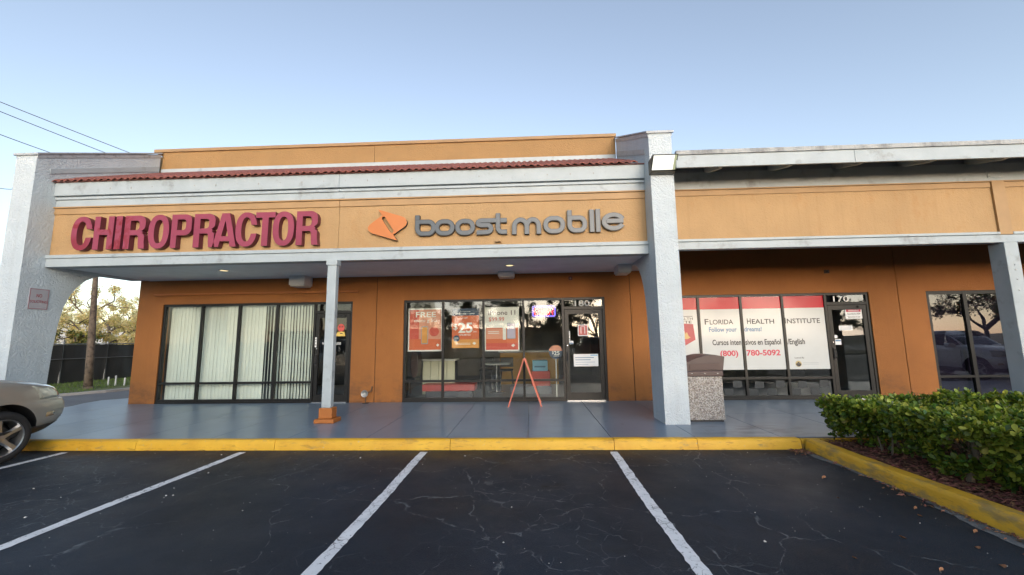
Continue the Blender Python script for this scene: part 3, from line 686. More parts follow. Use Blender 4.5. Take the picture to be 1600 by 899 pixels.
def ring(x0, x1, z0, z1, rx, ry, sharp_tl=False):
    pts = arc(x1-h-rx, z1-h-ry, rx, ry, 0, 90, 7)
    pts += [(x0+h, z1-h)] if sharp_tl else arc(x0+h+rx, z1-h-ry, rx, ry, 90, 180, 7)
    pts += arc(x0+h+rx, z0+h+ry, rx, ry, 180, 270, 7)+arc(x1-h-rx, z0+h+ry, rx, ry, 270, 360, 7)
    return pts
def stem(x, za, zb): return [(x, za), (x, zb)]
letter((ring(-2.172, -1.765, 3.573, 3.900, .10, .108, True), True), (stem(-2.172+h, 3.900-.002, 3.985), False))
letter((ring(-1.790, -1.400, 3.571, 3.896, .115, .108), True))
letter((ring(-1.395, -1.008, 3.570, 3.894, .115, .108), True))
# s runs into t
xs0, xs1 = -1.00, -.655
s_path = [(-.602, 3.893-h)] + [(xs0+h+.09, 3.893-h)] + arc(xs0+h+.075, 3.806-.004, .075, .045, 90, 270, 6) + [(xs1-h-.075, 3.757)] + arc(xs1-h-.07, 3.689, .07, .068, 90, -90, 7) + [(xs0+.02, 3.569+h)]
letter((s_path, False))
letter(([(-.570, 3.985), (-.570, 3.70)]+arc(-.570+.085, 3.70, .085, .082, 180, 270, 6)+[(-.400, 3.618)], False), ([(-.5235, 3.892-h), (-.402, 3.892-h)], False))
def arch(x0, x1, zb, zt): return [(x0, zb)]+arc((x0+x1)/2, zt-.13, (x1-x0)/2, .13, 180, 0, 12)+[(x1, zb)]
letter((arch(-.300+h*.85, -.022, 3.563, 3.892-h), False), (arch(-.020, .205, 3.563, 3.892-h), False))
letter((ring(.289, .703, 3.560, 3.905, .125, .115), True))
letter((ring(.742, 1.118, 3.566, 3.902, .10, .108, True), True), (stem(.742+h, 3.902-.002, 4.004), False))
letter((stem(1.207, 3.573, 4.009), False)); letter((stem(1.322, 3.570, 4.014), False))
cx, cz, ax, az = 1.612, 3.765, .205-h+.02, .178-h
e_path = [(cx-ax+h+.004, cz+.012), (cx+ax+.005, cz+.012)]+arc(cx, cz, ax, az, 8, 180, 14)[1:]+arc(cx, cz, ax, az, 180, 335, 14)[1:]
letter((e_path[2:], False), (e_path[:2], False))
# small camera under the wordmark
cm = empty('security_camera', (-.57, 7.44, 3.40), 'small sand coloured camera box on fascia below the wordmark', 'camera')
box('housing', -.625, -.535, 7.36, 7.438, 3.425, 3.475, sandtrim, cm, bevel=.006)
put('lens_arm', MB().tube([(-.53, 7.42, 3.44), (-.512, 7.39, 3.425), (-.505, 7.36, 3.395)], .013, 8), sandtrim, cm)

# ================================================================== FITTINGS
# floodlight on the centre fin
fl = empty('wall_floodlight', (2.42, 7.03, 4.47), 'lit rectangular wall pack floodlight high on the centre white fin', 'light')
put('housing', MB().prism([(7.028, 4.76), (6.75, 4.772), (6.735, 4.76), (6.915, 4.535), (6.935, 4.515), (7.028, 4.50)], 'x', 2.205, 2.645), M("bronze_lamp_housing", (.10, .095, .075), rough=.5, var=.15), fl, bevel=.008)
lens_m = emit_mat("lamp_lens", (1, .98, .86), .36)
def slantquad(mb, x0, x1, t0, t1, off, mi=None):
    # front sloping face runs from (6.80,4.475) to (6.725,4.765)
    def P(t): return (6.915-.18*t, 4.535+.225*t)
    (ya, za), (yb, zb) = P(t0), P(t1); n_ = Vector((-.225, -.18)).normalized()*off
    mb.add([(x0, ya+n_.x, za+n_.y), (x1, ya+n_.x, za+n_.y), (x1, yb+n_.x, zb+n_.y), (x0, yb+n_.x, zb+n_.y)], [(0,1,2,3)], mi)
mb = MB(); slantquad(mb, 2.222, 2.588, .06, .95, .003); put('lens', mb, lens_m, fl)
mb = MB(); slantquad(mb, 2.589, 2.632, .06, .95, .003); put('lens_side', mb, emit_mat("lamp_lens_edge", (.75, .78, .48), .17), fl)
mb = MB()
for a, b, c, d in ((2.207, 2.221, .01, .99), (2.633, 2.644, .01, .99), (2.2215, 2.6325, .955, .99), (2.2215, 2.6325, .01, .05)): slantquad(mb, a, b, c, d, .006)
put('bezel', mb, bronze, fl)
# recessed downlights in the soffit
dl_m = emit_mat("downlight_glow", (1, .80, .42), .36)
for x, y, lab in ((-6.68, 8.35, 'lit round recessed downlight in soffit before the left shopfront with blinds'), (-.415, 8.47, 'lit round recessed downlight in soffit above the A-frame and central shop')):
    d = empty('downlight', (x, y, 3.172), lab, 'light', 'recessed soffit downlights')
    put('trim_ring', MB().lathe([(.075, 3.171), (.10, 3.160), (.115, 3.171)], (x, y, 0), 'z', 24), whiteplastic, d, smooth=True)
    put('lamp_disc', MB().lathe([(.0, 3.166), (.074, 3.166), (.075, 3.170)], (x, y, 0), 'z', 24), dl_m, d)
# white boxes hung at the soffit edge
def soffit_box(x0, x1, y0, y1, z0, z1, lab):
    b = empty('emergency_light', ((x0+x1)/2, y1, z0), lab, 'box light', 'white boxes under the soffit')
    put('housing', MB().box(x0, x1, y0, y1, z0+.03, z1), whiteplastic, b, bevel=.008)
    put('diffuser', MB().box(x0+.02, x1-.02, y0+.02, y1-.02, z0, z0+.029), M("milky_diffuser", (.6, .6, .55), rough=.3, var=.05), b, bevel=.006)
soffit_box(-5.735, -5.355, 9.2, 9.56, 2.915, 3.171, 'white box light under soffit above the left glass door')
soffit_box(-.727, -.345, 9.2, 9.56, 3.035, 3.171, 'shallow white box light under soffit just behind the central downlight')
soffit_box(1.93, 2.225, 8.62, 9.05, 2.985, 3.171, 'white box under soffit against the centre fin')
al = empty('fire_strobe', (1.0, WY, 2.98), 'small dark red alarm strobe on orange wall above door 180', 'alarm')
box('base', .955, 1.045, WY-.03, WY-.001, 2.985, 3.075, M("dark_red_plastic", (.10, .025, .02), rough=.5), al, bevel=.004)
put('strobe', MB().lathe([(.024, 0), (.02, -.02), (0, -.026)], (1.0, WY-.03, 3.03), 'y', 12), M("strobe_glass", (.25, .2, .18), rough=.15), al)
s2 = empty('wall_sensor', (7.0, WY, 3.04), 'small dark sensor on orange wall above door 170', 'sensor')
box('base', 6.95, 7.06, WY-.03, WY-.001, 3.03, 3.11, M("brown_plastic", (.05, .025, .015), rough=.5), s2, bevel=.004)
put('dome', MB().lathe([(.03, 0), (.024, -.025), (0, -.034)], (7.005, WY-.03, 3.07), 'y', 12), black, s2, smooth=True)
# spotlight on a short stake at the wall foot
sp = empty('ground_spotlight', (-3.88, WY-.08, .14), 'small round spotlight on pipe at wall foot beside left control joint', 'spotlight')
put('bell', MB().lathe([(.035, .10), (.06, .05), (.085, 0), (.078, 0), (.05, .05), (.0, .07)], (-3.90, WY-.20, .37), 'y', 20), M("galvanised_bell", (.34, .34, .33), rough=.45, metal=.6), sp, smooth=True)
put('pipe', MB().tube([(-3.90, WY-.10, .37), (-3.86, WY-.06, .38), (-3.80, WY-.035, .42), (-3.79, WY-.03, .52)], .016, 8).tube([(-3.90, WY-.12, .36), (-3.90, WY-.12, .155)], .012, 8), M("bronze_pipe", (.11, .06, .03), rough=.6), sp)
put('foot_plate', MB().lathe([(.0, .001), (.075, .001), (.07, .012), (0, .014)], (-3.90, WY-.12, .14), 'z', 16), black, sp)
# no soliciting notice on the left fin
ns = empty('fin_notice', (-9.6, 7.36, 2.29), 'small weathered notice with red lettering on inner side of left fin', 'sign')
box('board', -9.604, -9.594, 7.20, 7.52, 2.29, 2.70, M("weathered_sign_board", (.42, .40, .43), rough=.5, var=.12), ns)
rd = M("faded_red_ink", (.36, .06, .07), rough=.6, var=.1)
mb = text_mb('SOLICITING', 0, .27, 0, .05, 0, .012); t2 = text_mb('NO', .09, .18, .11, .065, 0, .012, mb)
put('lettering', MB().add([(-9.592, 7.225+x, 2.42+z) for x, y, z in t2.v], t2.f), rd, ns)
put('border', MB().box(-9.5935, -9.5925, 7.21, 7.51, 2.302, 2.308).box(-9.5935, -9.5925, 7.21, 7.51, 2.682, 2.688).box(-9.5935, -9.5925, 7.21, 7.216, 2.309, 2.681).box(-9.5935, -9.5925, 7.504, 7.51, 2.309, 2.681), rd, ns)

# ================================================================== WINDOW CONTENT, RIGHT SHOP (vinyl film)
film_w = M("white_window_film", (.56, .585, .585), rough=.12, var=.03, coat=.0, spec=.32); film_r = M("red_window_film", (.50, .018, .035), rough=.12, var=.03, spec=.3)
ink = M("black_vinyl", (.02, .02, .025), rough=.35, var=0); blue = M("blue_vinyl", (.10, .21, .36), rough=.35, var=0); redv = M("crimson_vinyl", (.50, .03, .07), rough=.35, var=0)
wf = empty('window_lettering', (5.0, WY+.05, .82), 'white and red window film lettered FLORIDA HEALTH INSTITUTE with phone number', 'window sign')
FYm = GY-.006
for i, (a, b) in enumerate(baysR[:4]):
    if i == 4: break
    put('white_film', MB().box(a+.004, b-.004, FYm-.002, FYm, .815, 2.228), film_w, wf)
    put('red_band', MB().box(a+.004, b-.004, FYm-.002, FYm, 2.229, 2.508), film_r, wf)
ty_ = FYm-.005
def small_caps(word, x0, x1, z, H, hs):
    mb = MB()
    # first letter taller
    n = len(word); w1 = (x1-x0)*(.14 if word[0] != 'I' else .022)
    text_mb(word[0], x0, x0+w1, z, H, ty_, .012, mb); text_mb(word[1:], x0+w1+.025, x1, z, hs, ty_, .012, mb); put('black_lettering', mb, ink, wf)
small_caps('FLORIDA', 4.13, 4.79, 1.872, .135, .113); small_caps('HEALTH', 5.108, 5.73, 1.872, .135, .113); small_caps('INSTITUTE', 5.98, 6.772, 1.872, .135, .113)
for t, a, b in (('Cursos inten', 4.275, 4.935), ('sivos en Español', 5.03, 5.84), ('/English', 5.985, 6.382)): put('black_lettering', text_mb(t, a, b, 1.388, .128, ty_, .022), ink, wf)
put('black_lettering', text_mb('Licensed By:', 6.115, 6.33, 1.06, .034, ty_, .01), ink, wf)
put('blue_lettering', text_mb('Follow your', 4.216, 4.86, 1.698, .112, ty_, .02), blue, wf); put('blue_lettering', text_mb('dreams!', 5.03, 5.43, 1.698, .112, ty_, .02), blue, wf)
put('phone_number', text_mb('(800)', 4.435, 4.845, 1.135, .125, ty_, .03), redv, wf); put('phone_number', text_mb('780-5092', 5.035, 5.805, 1.138, .13, ty_, .03), redv, wf)
put('seal', MB().prism(arc(6.188, .937, .070, .070, 0, 350, 24), 'y', ty_-.001, ty_), M("gold_vinyl", (.45, .36, .16), rough=.4), wf)
mb = MB().prism(arc(6.188, .937, .060, .060, 180, 360, 12), 'y', ty_-.003, ty_-.002).prism([(6.13, .94), (6.165, .965), (6.188, .985), (6.21, .965), (6.246, .94)], 'y', ty_-.003, ty_-.002)
put('seal_mark', mb, ink, wf)
gl = M("pale_grey_vinyl", (.40, .43, .45), rough=.4, var=0)
mb = MB()
for k in range(2): mb.add([(6.29, ty_, .955-.035*k), (6.64, ty_, .955-.035*k), (6.64, ty_, .967-.035*k), (6.29, ty_, .967-.035*k)], [(0,1,2,3)])
put('fine_print', mb, gl, wf)
# crest at the edge of the first pane
shield = [(3.30, 1.93), (3.86, 1.885), (3.89, 1.52), (3.60, 1.36), (3.32, 1.47)]
put('crest', MB().prism(shield, 'y', ty_-.001, ty_), M("crest_red_vinyl", (.40, .05, .06), rough=.4), wf)
flame = [(3.58, 1.56), (3.55, 1.62), (3.60, 1.70), (3.59, 1.79), (3.65, 1.72), (3.67, 1.66), (3.70, 1.70), (3.74, 1.60), (3.78, 1.575), (3.70, 1.535), (3.64, 1.54)]
put('crest_flame', MB().prism(flame, 'y', ty_-.003, ty_-.002), M("flame_yellow_vinyl", (.55, .36, .13), rough=.4), wf)
mb = text_mb('HEALTH', 3.45, 3.86, 1.985, .062, ty_, .008); text_mb('TUTE', 3.45, 3.83, 1.905, .062, ty_, .014, mb)
mb.add([(3.45, ty_, 2.065), (3.86, ty_, 2.065), (3.86, ty_, 2.078), (3.45, ty_, 2.078)], [(0,1,2,3)]); put('crest_lettering', mb, ink, wf)
# pale square decals repeated low on the dark glass
dec_m = M("faint_decal", (.022, .027, .03), rough=.5, var=.35, vs=14)
for i, (a, b) in enumerate(baysR[:4]):
    for q, (fx, z) in enumerate(((.28, .40), (.80, .42), (.12, .24), (.58, .245))):
        x = a+(b-a)*fx; mb = MB().prism([(x-.11, z), (x+.0, z-.02), (x+.11, z+.0), (x+.10, z+.14), (x-.09, z+.15)], 'y', FYm-.001, FYm)
        put('decal', mb, dec_m, wf)
# notices on door 170
def card(name, x0, x1, z0, z1, lab, cat, m=paper, y=None, par=None):
    y = FYm if y is None else y
    e = empty(name, ((x0+x1)/2, y, z0), lab, cat); put('sheet', MB().box(x0, x1, y-.003, y, z0, z1), m, e); return e
yy = FYm-.006
c = card('door_notice', 7.362, 7.74, 1.955, 2.197, 'white notice with red heading on upper glass of door 170', 'notice')
put('heading', MB().prism(rrect(7.385, 7.715, 2.115, 2.178, .01, 2), 'y', yy-.001, yy), redv, c)
put('heading_lettering', text_mb('WARNING', 7.43, 7.67, 2.128, .036, yy-.003, .012), paper, c)
mb = text_mb('Security by ADP', 7.41, 7.70, 2.055, .034, yy, .012); text_mb('Cameras in use', 7.41, 7.69, 1.985, .034, yy, .01, mb); put('lettering', mb, ink, c)
c = card('door_notice', 7.186, 7.488, 1.69, 1.80, 'narrow white hours sticker in middle of door 170', 'notice')
mb = MB(); 
for k in range(3): mb.add([(7.21, yy, 1.71+.027*k), (7.46, yy, 1.71+.027*k), (7.46, yy, 1.719+.027*k), (7.21, yy, 1.719+.027*k)], [(0,1,2,3)])
put('print_lines', mb, gl, c)
c = card('door_notice', 7.06, 7.20, 1.36, 1.49, 'small white card decal beside handle of door 170', 'notice')
put('card_band', MB().box(7.07, 7.19, yy-.001, yy, 1.44, 1.475), blue, c)
c = empty('round_decal', (7.08, FYm, 1.53), 'tiny round white decal above card decal on door 170', 'decal')
put('disc', MB().prism(arc(7.09, 1.55, .04, .04, 0, 345, 16), 'y', FYm-.003, FYm), paper, c)

# ================================================================== LEFT SHOP: vertical blinds, door decals
slat_m = M("blind_fabric", (.80, .84, .79), rough=.6, var=.04, vs=1.2)
vb = empty('vertical_blind', (-6.8, WY+.22, .2), 'cream vertical blinds hanging behind the left shopfront glass', 'blind')
box('head_rail', L0+.05, -5.34, WY+.19, WY+.25, 2.51, 2.56, whiteplastic, vb)
x = L0+.08; sl0 = None; yb = WY+.22
while x < -5.36:
    if x < -6.70: a = radians(random.gauss(-1.5, 2.)); step = .0925
    elif x < -6.30: a = radians(random.gauss(-42, 4)); step = .082
    else: a = radians(random.gauss(-30, 4)); step = .078
    hw = .0445; c_, s_ = cos(a)*hw, sin(a)*hw
    bow = .006
    vs = [(-c_, -s_, 0), (0-bow*sin(a), 0-bow*0-bow*cos(a), 0), (c_, s_, 0)]; vs += [(p[0], p[1], 2.31) for p in vs]
    nm = Vector((-s_, c_)).normalized()*.0016
    V = [(x+p[0], yb+p[1], .20+p[2]) for p in vs]; V += [(q[0]+nm.x, q[1]+nm.y, q[2]) for q in V]
    put('slat', MB().add(V, [(0,1,4,3),(1,2,5,4),(6,9,10,7),(7,10,11,8),(0,3,9,6),(2,8,11,5),(3,4,10,9),(4,5,11,10),(0,6,7,1),(1,7,8,2)]), slat_m, vb)
    x += step
# decals on the left door
o = empty('push_strip', (-5.26, WY+.03, 1.44), 'narrow white vertical strip on stile of left glass door', 'decal')
put('strip', MB().box(-5.27, -5.228, FY0+.006, FY0+.0095, 1.46, 1.70), paper, o)
put('strip_marks', MB().box(-5.262, -5.237, FY0+.004, FY0+.0055, 1.64, 1.66).box(-5.262, -5.237, FY0+.004, FY0+.0055, 1.58, 1.60).box(-5.262, -5.237, FY0+.004, FY0+.0055, 1.50, 1.53), ink, o)
o = empty('round_sticker', (-4.62, FYm, 1.86), 'red and yellow sticker on left glass door right of the post', 'sticker')
mb = MB().prism(arc(-4.64, 1.925, .085, .095, 0, 345, 20), 'y', FYm-.003, FYm); put('red_face', mb, M("sticker_red", (.62, .09, .07), rough=.5, var=.2, vs=30), o)
put('yellow_base', MB().prism([(-4.77, 1.72), (-4.53, 1.72), (-4.55, 1.82), (-4.62, 1.835), (-4.72, 1.83)], 'y', FYm-.003, FYm), M("sticker_yellow", (.75, .52, .12), rough=.5, var=.2, vs=30), o)
put('sticker_marks', MB().prism(arc(-4.67, 1.95, .014, .018, 0, 330, 10), 'y', FYm-.006, FYm-.005).prism(arc(-4.61, 1.95, .014, .018, 0, 330, 10), 'y', FYm-.006, FYm-.005).prism(arc(-4.63, 1.775, .04, .02, 0, 180, 8), 'y', FYm-.006, FYm-.005), ink, o)
o = empty('door_number_decal', (-4.9, FYm, 1.5), 'white digits lettered across the left glass door behind the post', 'decal')
mb = text_mb('9', -5.10, -5.055, 1.515, .06, FYm-.001, .014); text_mb('500', -4.77, -4.63, 1.515, .06, FYm-.001, .014, mb); put('lettering', mb, num_m, o)

# ================================================================== FAR RIGHT WINDOW: mini blinds
mb = MB()
for a, b in baysX[:3]:
    for k in range(82): z = .24+.0275*k; mb.add([(a, WY+.19, z), (b, WY+.19, z), (b, WY+.212, z+.018), (a, WY+.212, z+.018)], [(0,1,2,3)])
vb2 = empty('mini_blind', (10.5, WY+.2, .24), 'mauve horizontal mini blinds behind the far right tinted window', 'blind')
put('blind_slats', mb, M("mauve_blind", (.40, .34, .42), rough=.6, var=.05), vb2, kind='stuff')

# ================================================================== CENTRAL SHOP: posters, neon, furniture
PY = GY+.05
def poster(x0, x1, z0, z1, lab, m, cat='poster'):
    e = empty('window_poster', ((x0+x1)/2, PY, z0), lab, cat, 'posters in the central shop window')
    put('sheet', MB().box(x0, x1, PY, PY+.004, z0, z1), m, e); return e
def flat(name, pts, d, m, e): return put(name, MB().prism(pts, 'y', PY-d-.0008, PY-d), m, e)
def rect(a, b, c, d): return [(a, c), (b, c), (b, d), (a, d)]
pm = lambda n, c: M(n, c, rough=.5, var=.03)
po, pred, pnavy, pamber, pwhite, ppeach = pm("poster_orange", (.66, .14, .05)), pm("poster_red", (.62, .09, .06)), pm("poster_navy", (.03, .055, .11)), pm("poster_amber", (.74, .32, .075)), pm("poster_white", (.80, .78, .75)), pm("poster_peach", (.72, .30, .20))
pgrey = pm("poster_grey", (.30, .36, .40)); pdark = pm("poster_dark", (.10, .05, .07)); plil = pm("poster_lilac", (.50, .44, .60))
# first poster
e = poster(-2.985, -2.145, 1.325, 2.372, 'tall salmon red poster lettered FREE moto g 5G in leftmost central pane', pwhite)
flat('print_field', rect(-2.955, -2.172, 1.36, 2.34), .001, ppeach, e); flat('red_side', rect(-2.955, -2.72, 1.36, 2.34), .002, pred, e); flat('lower_band', rect(-2.955, -2.172, 1.36, 1.62), .003, po, e)
mb = text_mb('FREE', -2.80, -2.30, 2.155, .135, PY-.006, .016); text_mb('moto g 5G', -2.83, -2.28, 2.035, .085, PY-.006, 0, mb); put('lettering', mb, pwhite, e)
flat('phone_print', rrect(-2.66, -2.49, 1.50, 1.93, .02, 3), .005, pgrey, e); flat('phone_screen', rrect(-2.645, -2.505, 1.52, 1.91, .012, 3), .007, pamber, e)
flat('balloon_print', supell(-2.34, 1.80, .12, .115, 2, 20), .005, pred, e)
flat('emblem_print', [(-2.29, 1.47), (-2.25, 1.51), (-2.21, 1.475), (-2.25, 1.435)], .005, pwhite, e)
# second poster
e = poster(-1.905, -1.238, 1.392, 2.36, 'orange poster with navy header and big white $25 in second central pane', po)
flat('navy_header', rect(-1.904, -1.239, 2.178, 2.359), .001, pnavy, e); flat('amber_base', rect(-1.904, -1.239, 1.393, 1.60), .001, pamber, e)
mb = text_mb('25', -1.75, -1.395, 1.767, .245, PY-.006, .022); text_mb('$', -1.868, -1.765, 1.84, .15, PY-.006, .012, mb); text_mb('/mo.', -1.385, -1.29, 1.768, .05, PY-.006, .01, mb)
text_mb('UNLIMITED', -1.72, -1.44, 1.69, .042, PY-.006, .012, mb); text_mb('1 LINE', -1.64, -1.52, 2.11, .032, PY-.006, .01, mb)
text_mb('Try it in stores now', -1.71, -1.45, 2.265, .036, PY-.006, .012, mb); text_mb('with 5G coverage on every line', -1.81, -1.35, 2.215, .026, PY-.006, .008, mb); put('lettering', mb, pwhite, e)
flat('round_badge', arc(-1.79, 1.625, .078, .078, 0, 345, 20), .003, pnavy, e)
put('badge_lettering', text_mb('99%', -1.84, -1.74, 1.61, .045, PY-.008, .012), pwhite, e)
flat('emblem_print', [(-1.40, 1.50), (-1.36, 1.54), (-1.31, 1.505), (-1.35, 1.465)], .005, pwhite, e)
mb = MB(); [mb.prism(rect(-1.80, -1.45, 1.475+.03*k, 1.484+.03*k), 'y', PY-.0048, PY-.004) for k in range(2)]; put('fine_print', mb, pwhite, e)
# third poster
e = poster(-1.098, -.262, 1.31, 2.372, 'white and orange poster lettered iPhone 11 in third central pane', pwhite)
flat('print_field', rect(-1.07, -.29, 1.34, 1.868), .001, po, e); flat('peach_panel', rect(-1.06, -.66, 1.60, 1.85), .002, ppeach, e); flat('lower_band', rect(-1.07, -.29, 1.34, 1.50), .003, pred, e)
put('heading', text_mb('iPhone 11', -1.01, -.35, 2.182, .115, PY-.005, .008), pdark, e); put('price', text_mb('$99.99', -1.0, -.62, 2.03, .10, PY-.005, .004), pred, e)
flat('phone_print', rrect(-.56, -.35, 1.60, 1.99, .025, 3), .004, pgrey, e); flat('phone_screen', rrect(-.545, -.365, 1.62, 1.97, .015, 3), .006, plil, e); flat('white_phone_print', rrect(-.66, -.58, 1.58, 1.97, .02, 3), .004, pwhite, e)
flat('emblem_print', [(-.46, 1.44), (-.41, 1.48), (-.36, 1.445), (-.41, 1.40)], .005, pwhite, e)
mb = MB(); [mb.prism(rect(-1.02, -.75, 1.73+.04*k, 1.745+.04*k), 'y', PY-.0058, PY-.005) for k in range(2)]; put('fine_print', mb, pwhite, e)
# neon OPEN sign
ne = empty('neon_sign', (.34, PY+.02, 2.12), 'lit red neon OPEN sign inside blue tube border in fourth central pane', 'sign')
nr = emit_mat("red_neon", (1.0, .02, .06), .8); nb = emit_mat("blue_neon", (.17, .12, 1.0), 1.2)
put('backboard', MB().box(.045, .645, PY+.05, PY+.06, 2.105, 2.40), M("dark_acrylic", (.03, .02, .06), rough=.2, var=0), ne)
def neon(paths, m, name, r=.0125):
    mb = MB(); [mb.tube([(p[0], PY+.02, p[1]) for p in q], r, 6) for q in paths]; return put(name, mb, m, ne, smooth=True)
bp = rrect(.078, .612, 2.135, 2.372, .035, 4); neon([bp+[bp[0]]], nb, 'blue_border_tube', .010)
z0, z1 = 2.168, 2.335
o_ = supell(.165, (z0+z1)/2, .048, (z1-z0)/2, 2.4, 20)
neon([o_+[o_[0]]], nr, 'red_letter_tube'); neon([[(.24, z0), (.24, z1), (.285, z1)]+arc(.285, z1-.042, .042, .042, 90, -90, 6)+[(.245, z1-.084)]], nr, 'red_letter_tube')
neon([[(.44, z0), (.365, z0), (.365, z1), (.44, z1)], [(.37, (z0+z1)/2), (.425, (z0+z1)/2)]], nr, 'red_letter_tube'); neon([[(.475, z0), (.475, z1), (.565, z0), (.565, z1)]], nr, 'red_letter_tube')
# round price tag on a stand
pt = empty('price_stand', (.61, PY+.05, .14), 'round navy and peach $25 sign on thin pole behind fourth pane', 'sign stand')
put('pole', MB().tube([(.61, PY+.06, .15), (.61, PY+.06, 1.15)], .014, 8), whiteplastic, pt)
put('foot', MB().lathe([(0, .139), (.14, .139), (.13, .152), (0, .156)], (.61, PY+.06, 0), 'z', 20), whiteplastic, pt)
put('disc', MB().prism(arc(.61, 1.27, .165, .165, 0, 350, 30), 'y', PY+.03, PY+.04), ppeach, pt)
put('navy_face', MB().prism(arc(.61, 1.27, .1655, .1655, 170, 370, 20), 'y', PY+.027, PY+.0295), pnavy, pt)
mb = text_mb('25', .565, .70, 1.20, .095, PY+.025, .016); text_mb('$', .52, .56, 1.225, .07, PY+.025, .008, mb); text_mb('UNLIMITED', .55, .68, 1.165, .02, PY+.025, .01, mb); put('lettering', mb, pwhite, pt)
# notices on the central door
def dnotice(x0, x1, z0, z1, lab, m=paper):
    e = empty('door_notice', ((x0+x1)/2, FYm, z0), lab, 'notice'); put('sheet', MB().box(x0, x1, FYm-.003, FYm, z0, z1), m, e); return e
e = dnotice(1.024, 1.60, .931, 1.218, 'wide white paper notice with blue print on lower glass of door 180')
put('blue_corner', MB().prism(rect(1.42, 1.58, 1.175, 1.20), 'y', yy-.0005, yy), M("sky_ink", (.25, .5, .68), rough=.6), e)
mb = text_mb('Masks required for entry', 1.06, 1.50, 1.112, .034, yy-.001, .012); text_mb('while in the store, please', 1.06, 1.42, 1.062, .03, yy-.001, .008, mb)
mb = MB()
for k, (l, t) in enumerate(((.44, .016), (.36, .016), (.46, .007), (.30, .007))): mb.prism(rect(1.06, 1.06+l, 1.125-.05*k, 1.125-.05*k+t), 'y', yy-.0005, yy)
put('print_lines', mb, blue, e)
e = dnotice(1.144, 1.386, 1.642, 1.915, 'small square pink red sign with white border on glass of door 180')
put('red_field', MB().prism(rect(1.165, 1.365, 1.665, 1.892), 'y', yy-.0005, yy), M("pink_red_ink", (.52, .13, .12), rough=.5, var=.2, vs=12), e)
mb = MB().prism(rect(1.21, 1.225, 1.70, 1.86), 'y', yy-.002, yy-.0015).prism(rect(1.30, 1.315, 1.70, 1.86), 'y', yy-.002, yy-.0015).prism(rect(1.21, 1.315, 1.86, 1.87), 'y', yy-.002, yy-.0015)
put('door_mark', mb, paper, e)
e = dnotice(.906, .955, 1.54, 1.765, 'narrow white vertical strip decal on left edge of door 180 glass')
put('strip_marks', MB().prism(rect(.918, .944, 1.58, 1.60), 'y', yy-.0005, yy).prism(rect(.918, .944, 1.66, 1.67), 'y', yy-.0005, yy), ink, e)
e = dnotice(.91, 1.03, 1.455, 1.532, 'small pale blue card decal below strip on door 180 glass')
put('card_band', MB().prism(rect(.915, 1.025, 1.46, 1.49), 'y', yy-.0005, yy), blue, e)
# ceiling tube lights
tube_m = emit_mat("fluorescent_tube", (1, .98, .92), .55)
for i, (x, y, lab, dx) in enumerate(((-1.3, 11.2, 'lit fluorescent strip on ceiling above second central pane', 0), (.35, 11.0, 'lit fluorescent strip on ceiling right of the neon sign', 0), (-.1, 13.0, 'lit crosswise fluorescent strip on ceiling deep inside central shop', 1), (-1.4, 14.5, 'far lit fluorescent strip on ceiling at back of central shop', 1))):
    e = empty('strip_light', (x, y, 3.0), lab, 'light', 'ceiling strip lights in the central shop')
    hx, hy = (.6, .05) if dx else (.05, .6)
    put('batten', MB().box(x-hx, x+hx, y-hy, y+hy, 3.01, 3.049), whiteplastic, e); put('tube', MB().box(x-hx*.96, x+hx*.96, y-hy*.96, y+hy*.96, 2.985, 3.009), tube_m, e)
# furniture
ct = empty('display_counter', (-3.1, 11.2, .14), 'cream panelled display counter inside central shop at left', 'counter')
for k in range(4): box('panel', -2.95+.36*k*.62, -2.95+.36*(k+1)*.62-.012, 11.0, 11.05, .139, 1.02, M("cream_laminate", (.62, .60, .46), rough=.5, var=.05), ct)
box('counter_top', -3.0, -2.03, 10.97, 11.5, 1.03, 1.07, whiteplastic, ct); box('carcass', -2.94, -2.08, 11.06, 11.48, .139, 1.02, idark, ct)
bn = empty('low_bench', (-2.0, 10.6, .14), 'low red bench box on the floor inside central shop window', 'bench')
box('seat', -2.78, -1.42, 10.30, 10.75, .30, .47, red_in, bn, bevel=.02); box('plinth', -2.70, -1.50, 10.36, 10.70, .139, .299, idark, bn)
st = empty('box_stack', (.3, 12, .14), 'red and blue product boxes stacked on plinth inside central shop', 'boxes')
box('plinth', -.55, .55, 10.9, 11.6, .139, .33, M("grey_plinth", (.12, .13, .16), rough=.5), st)
box('red_box', .02, .52, 11.0, 11.5, .332, .72, red_in, st, bevel=.01); box('blue_box', .05, .46, 11.02, 11.45, .722, 1.0, M("light_blue_box", (.18, .42, .58), rough=.5), st, bevel=.01)
put('blue_box_stripe', MB().box(.1, .40, 11.015, 11.0195, .82, .86), M("box_print", (.05, .13, .22), rough=.5), st)
dk = empty('service_desk', (-.3, 13.5, .14), 'ochre fronted service desk deep inside the central shop', 'desk')
box('front', -1.0, .9, 13.2, 13.25, .139, 1.15, M("ochre_laminate", (.46, .25, .05), rough=.5, var=.2), dk); box('worktop', -1.05, .95, 13.15, 13.8, 1.16, 1.2, whiteplastic, dk); box('carcass', -.98, .88, 13.26, 13.75, .139, 1.15, idark, dk)
bt = empty('bistro_table', (-.95, 11.3, .14), 'small round pale table inside central shop behind third pane', 'table')
put('tabletop', MB().lathe([(0, .90), (.38, .90), (.39, .915), (.38, .93), (0, .93)], (-.95, 11.3, 0), 'z', 28), whiteplastic, bt); put('leg', MB().tube([(-.95, 11.3, .15), (-.95, 11.3, .90)], .03, 10), chrome, bt); put('foot', MB().lathe([(0, .139), (.25, .139), (.22, .16), (0, .17)], (-.95, 11.3, 0), 'z', 24), chrome, bt)
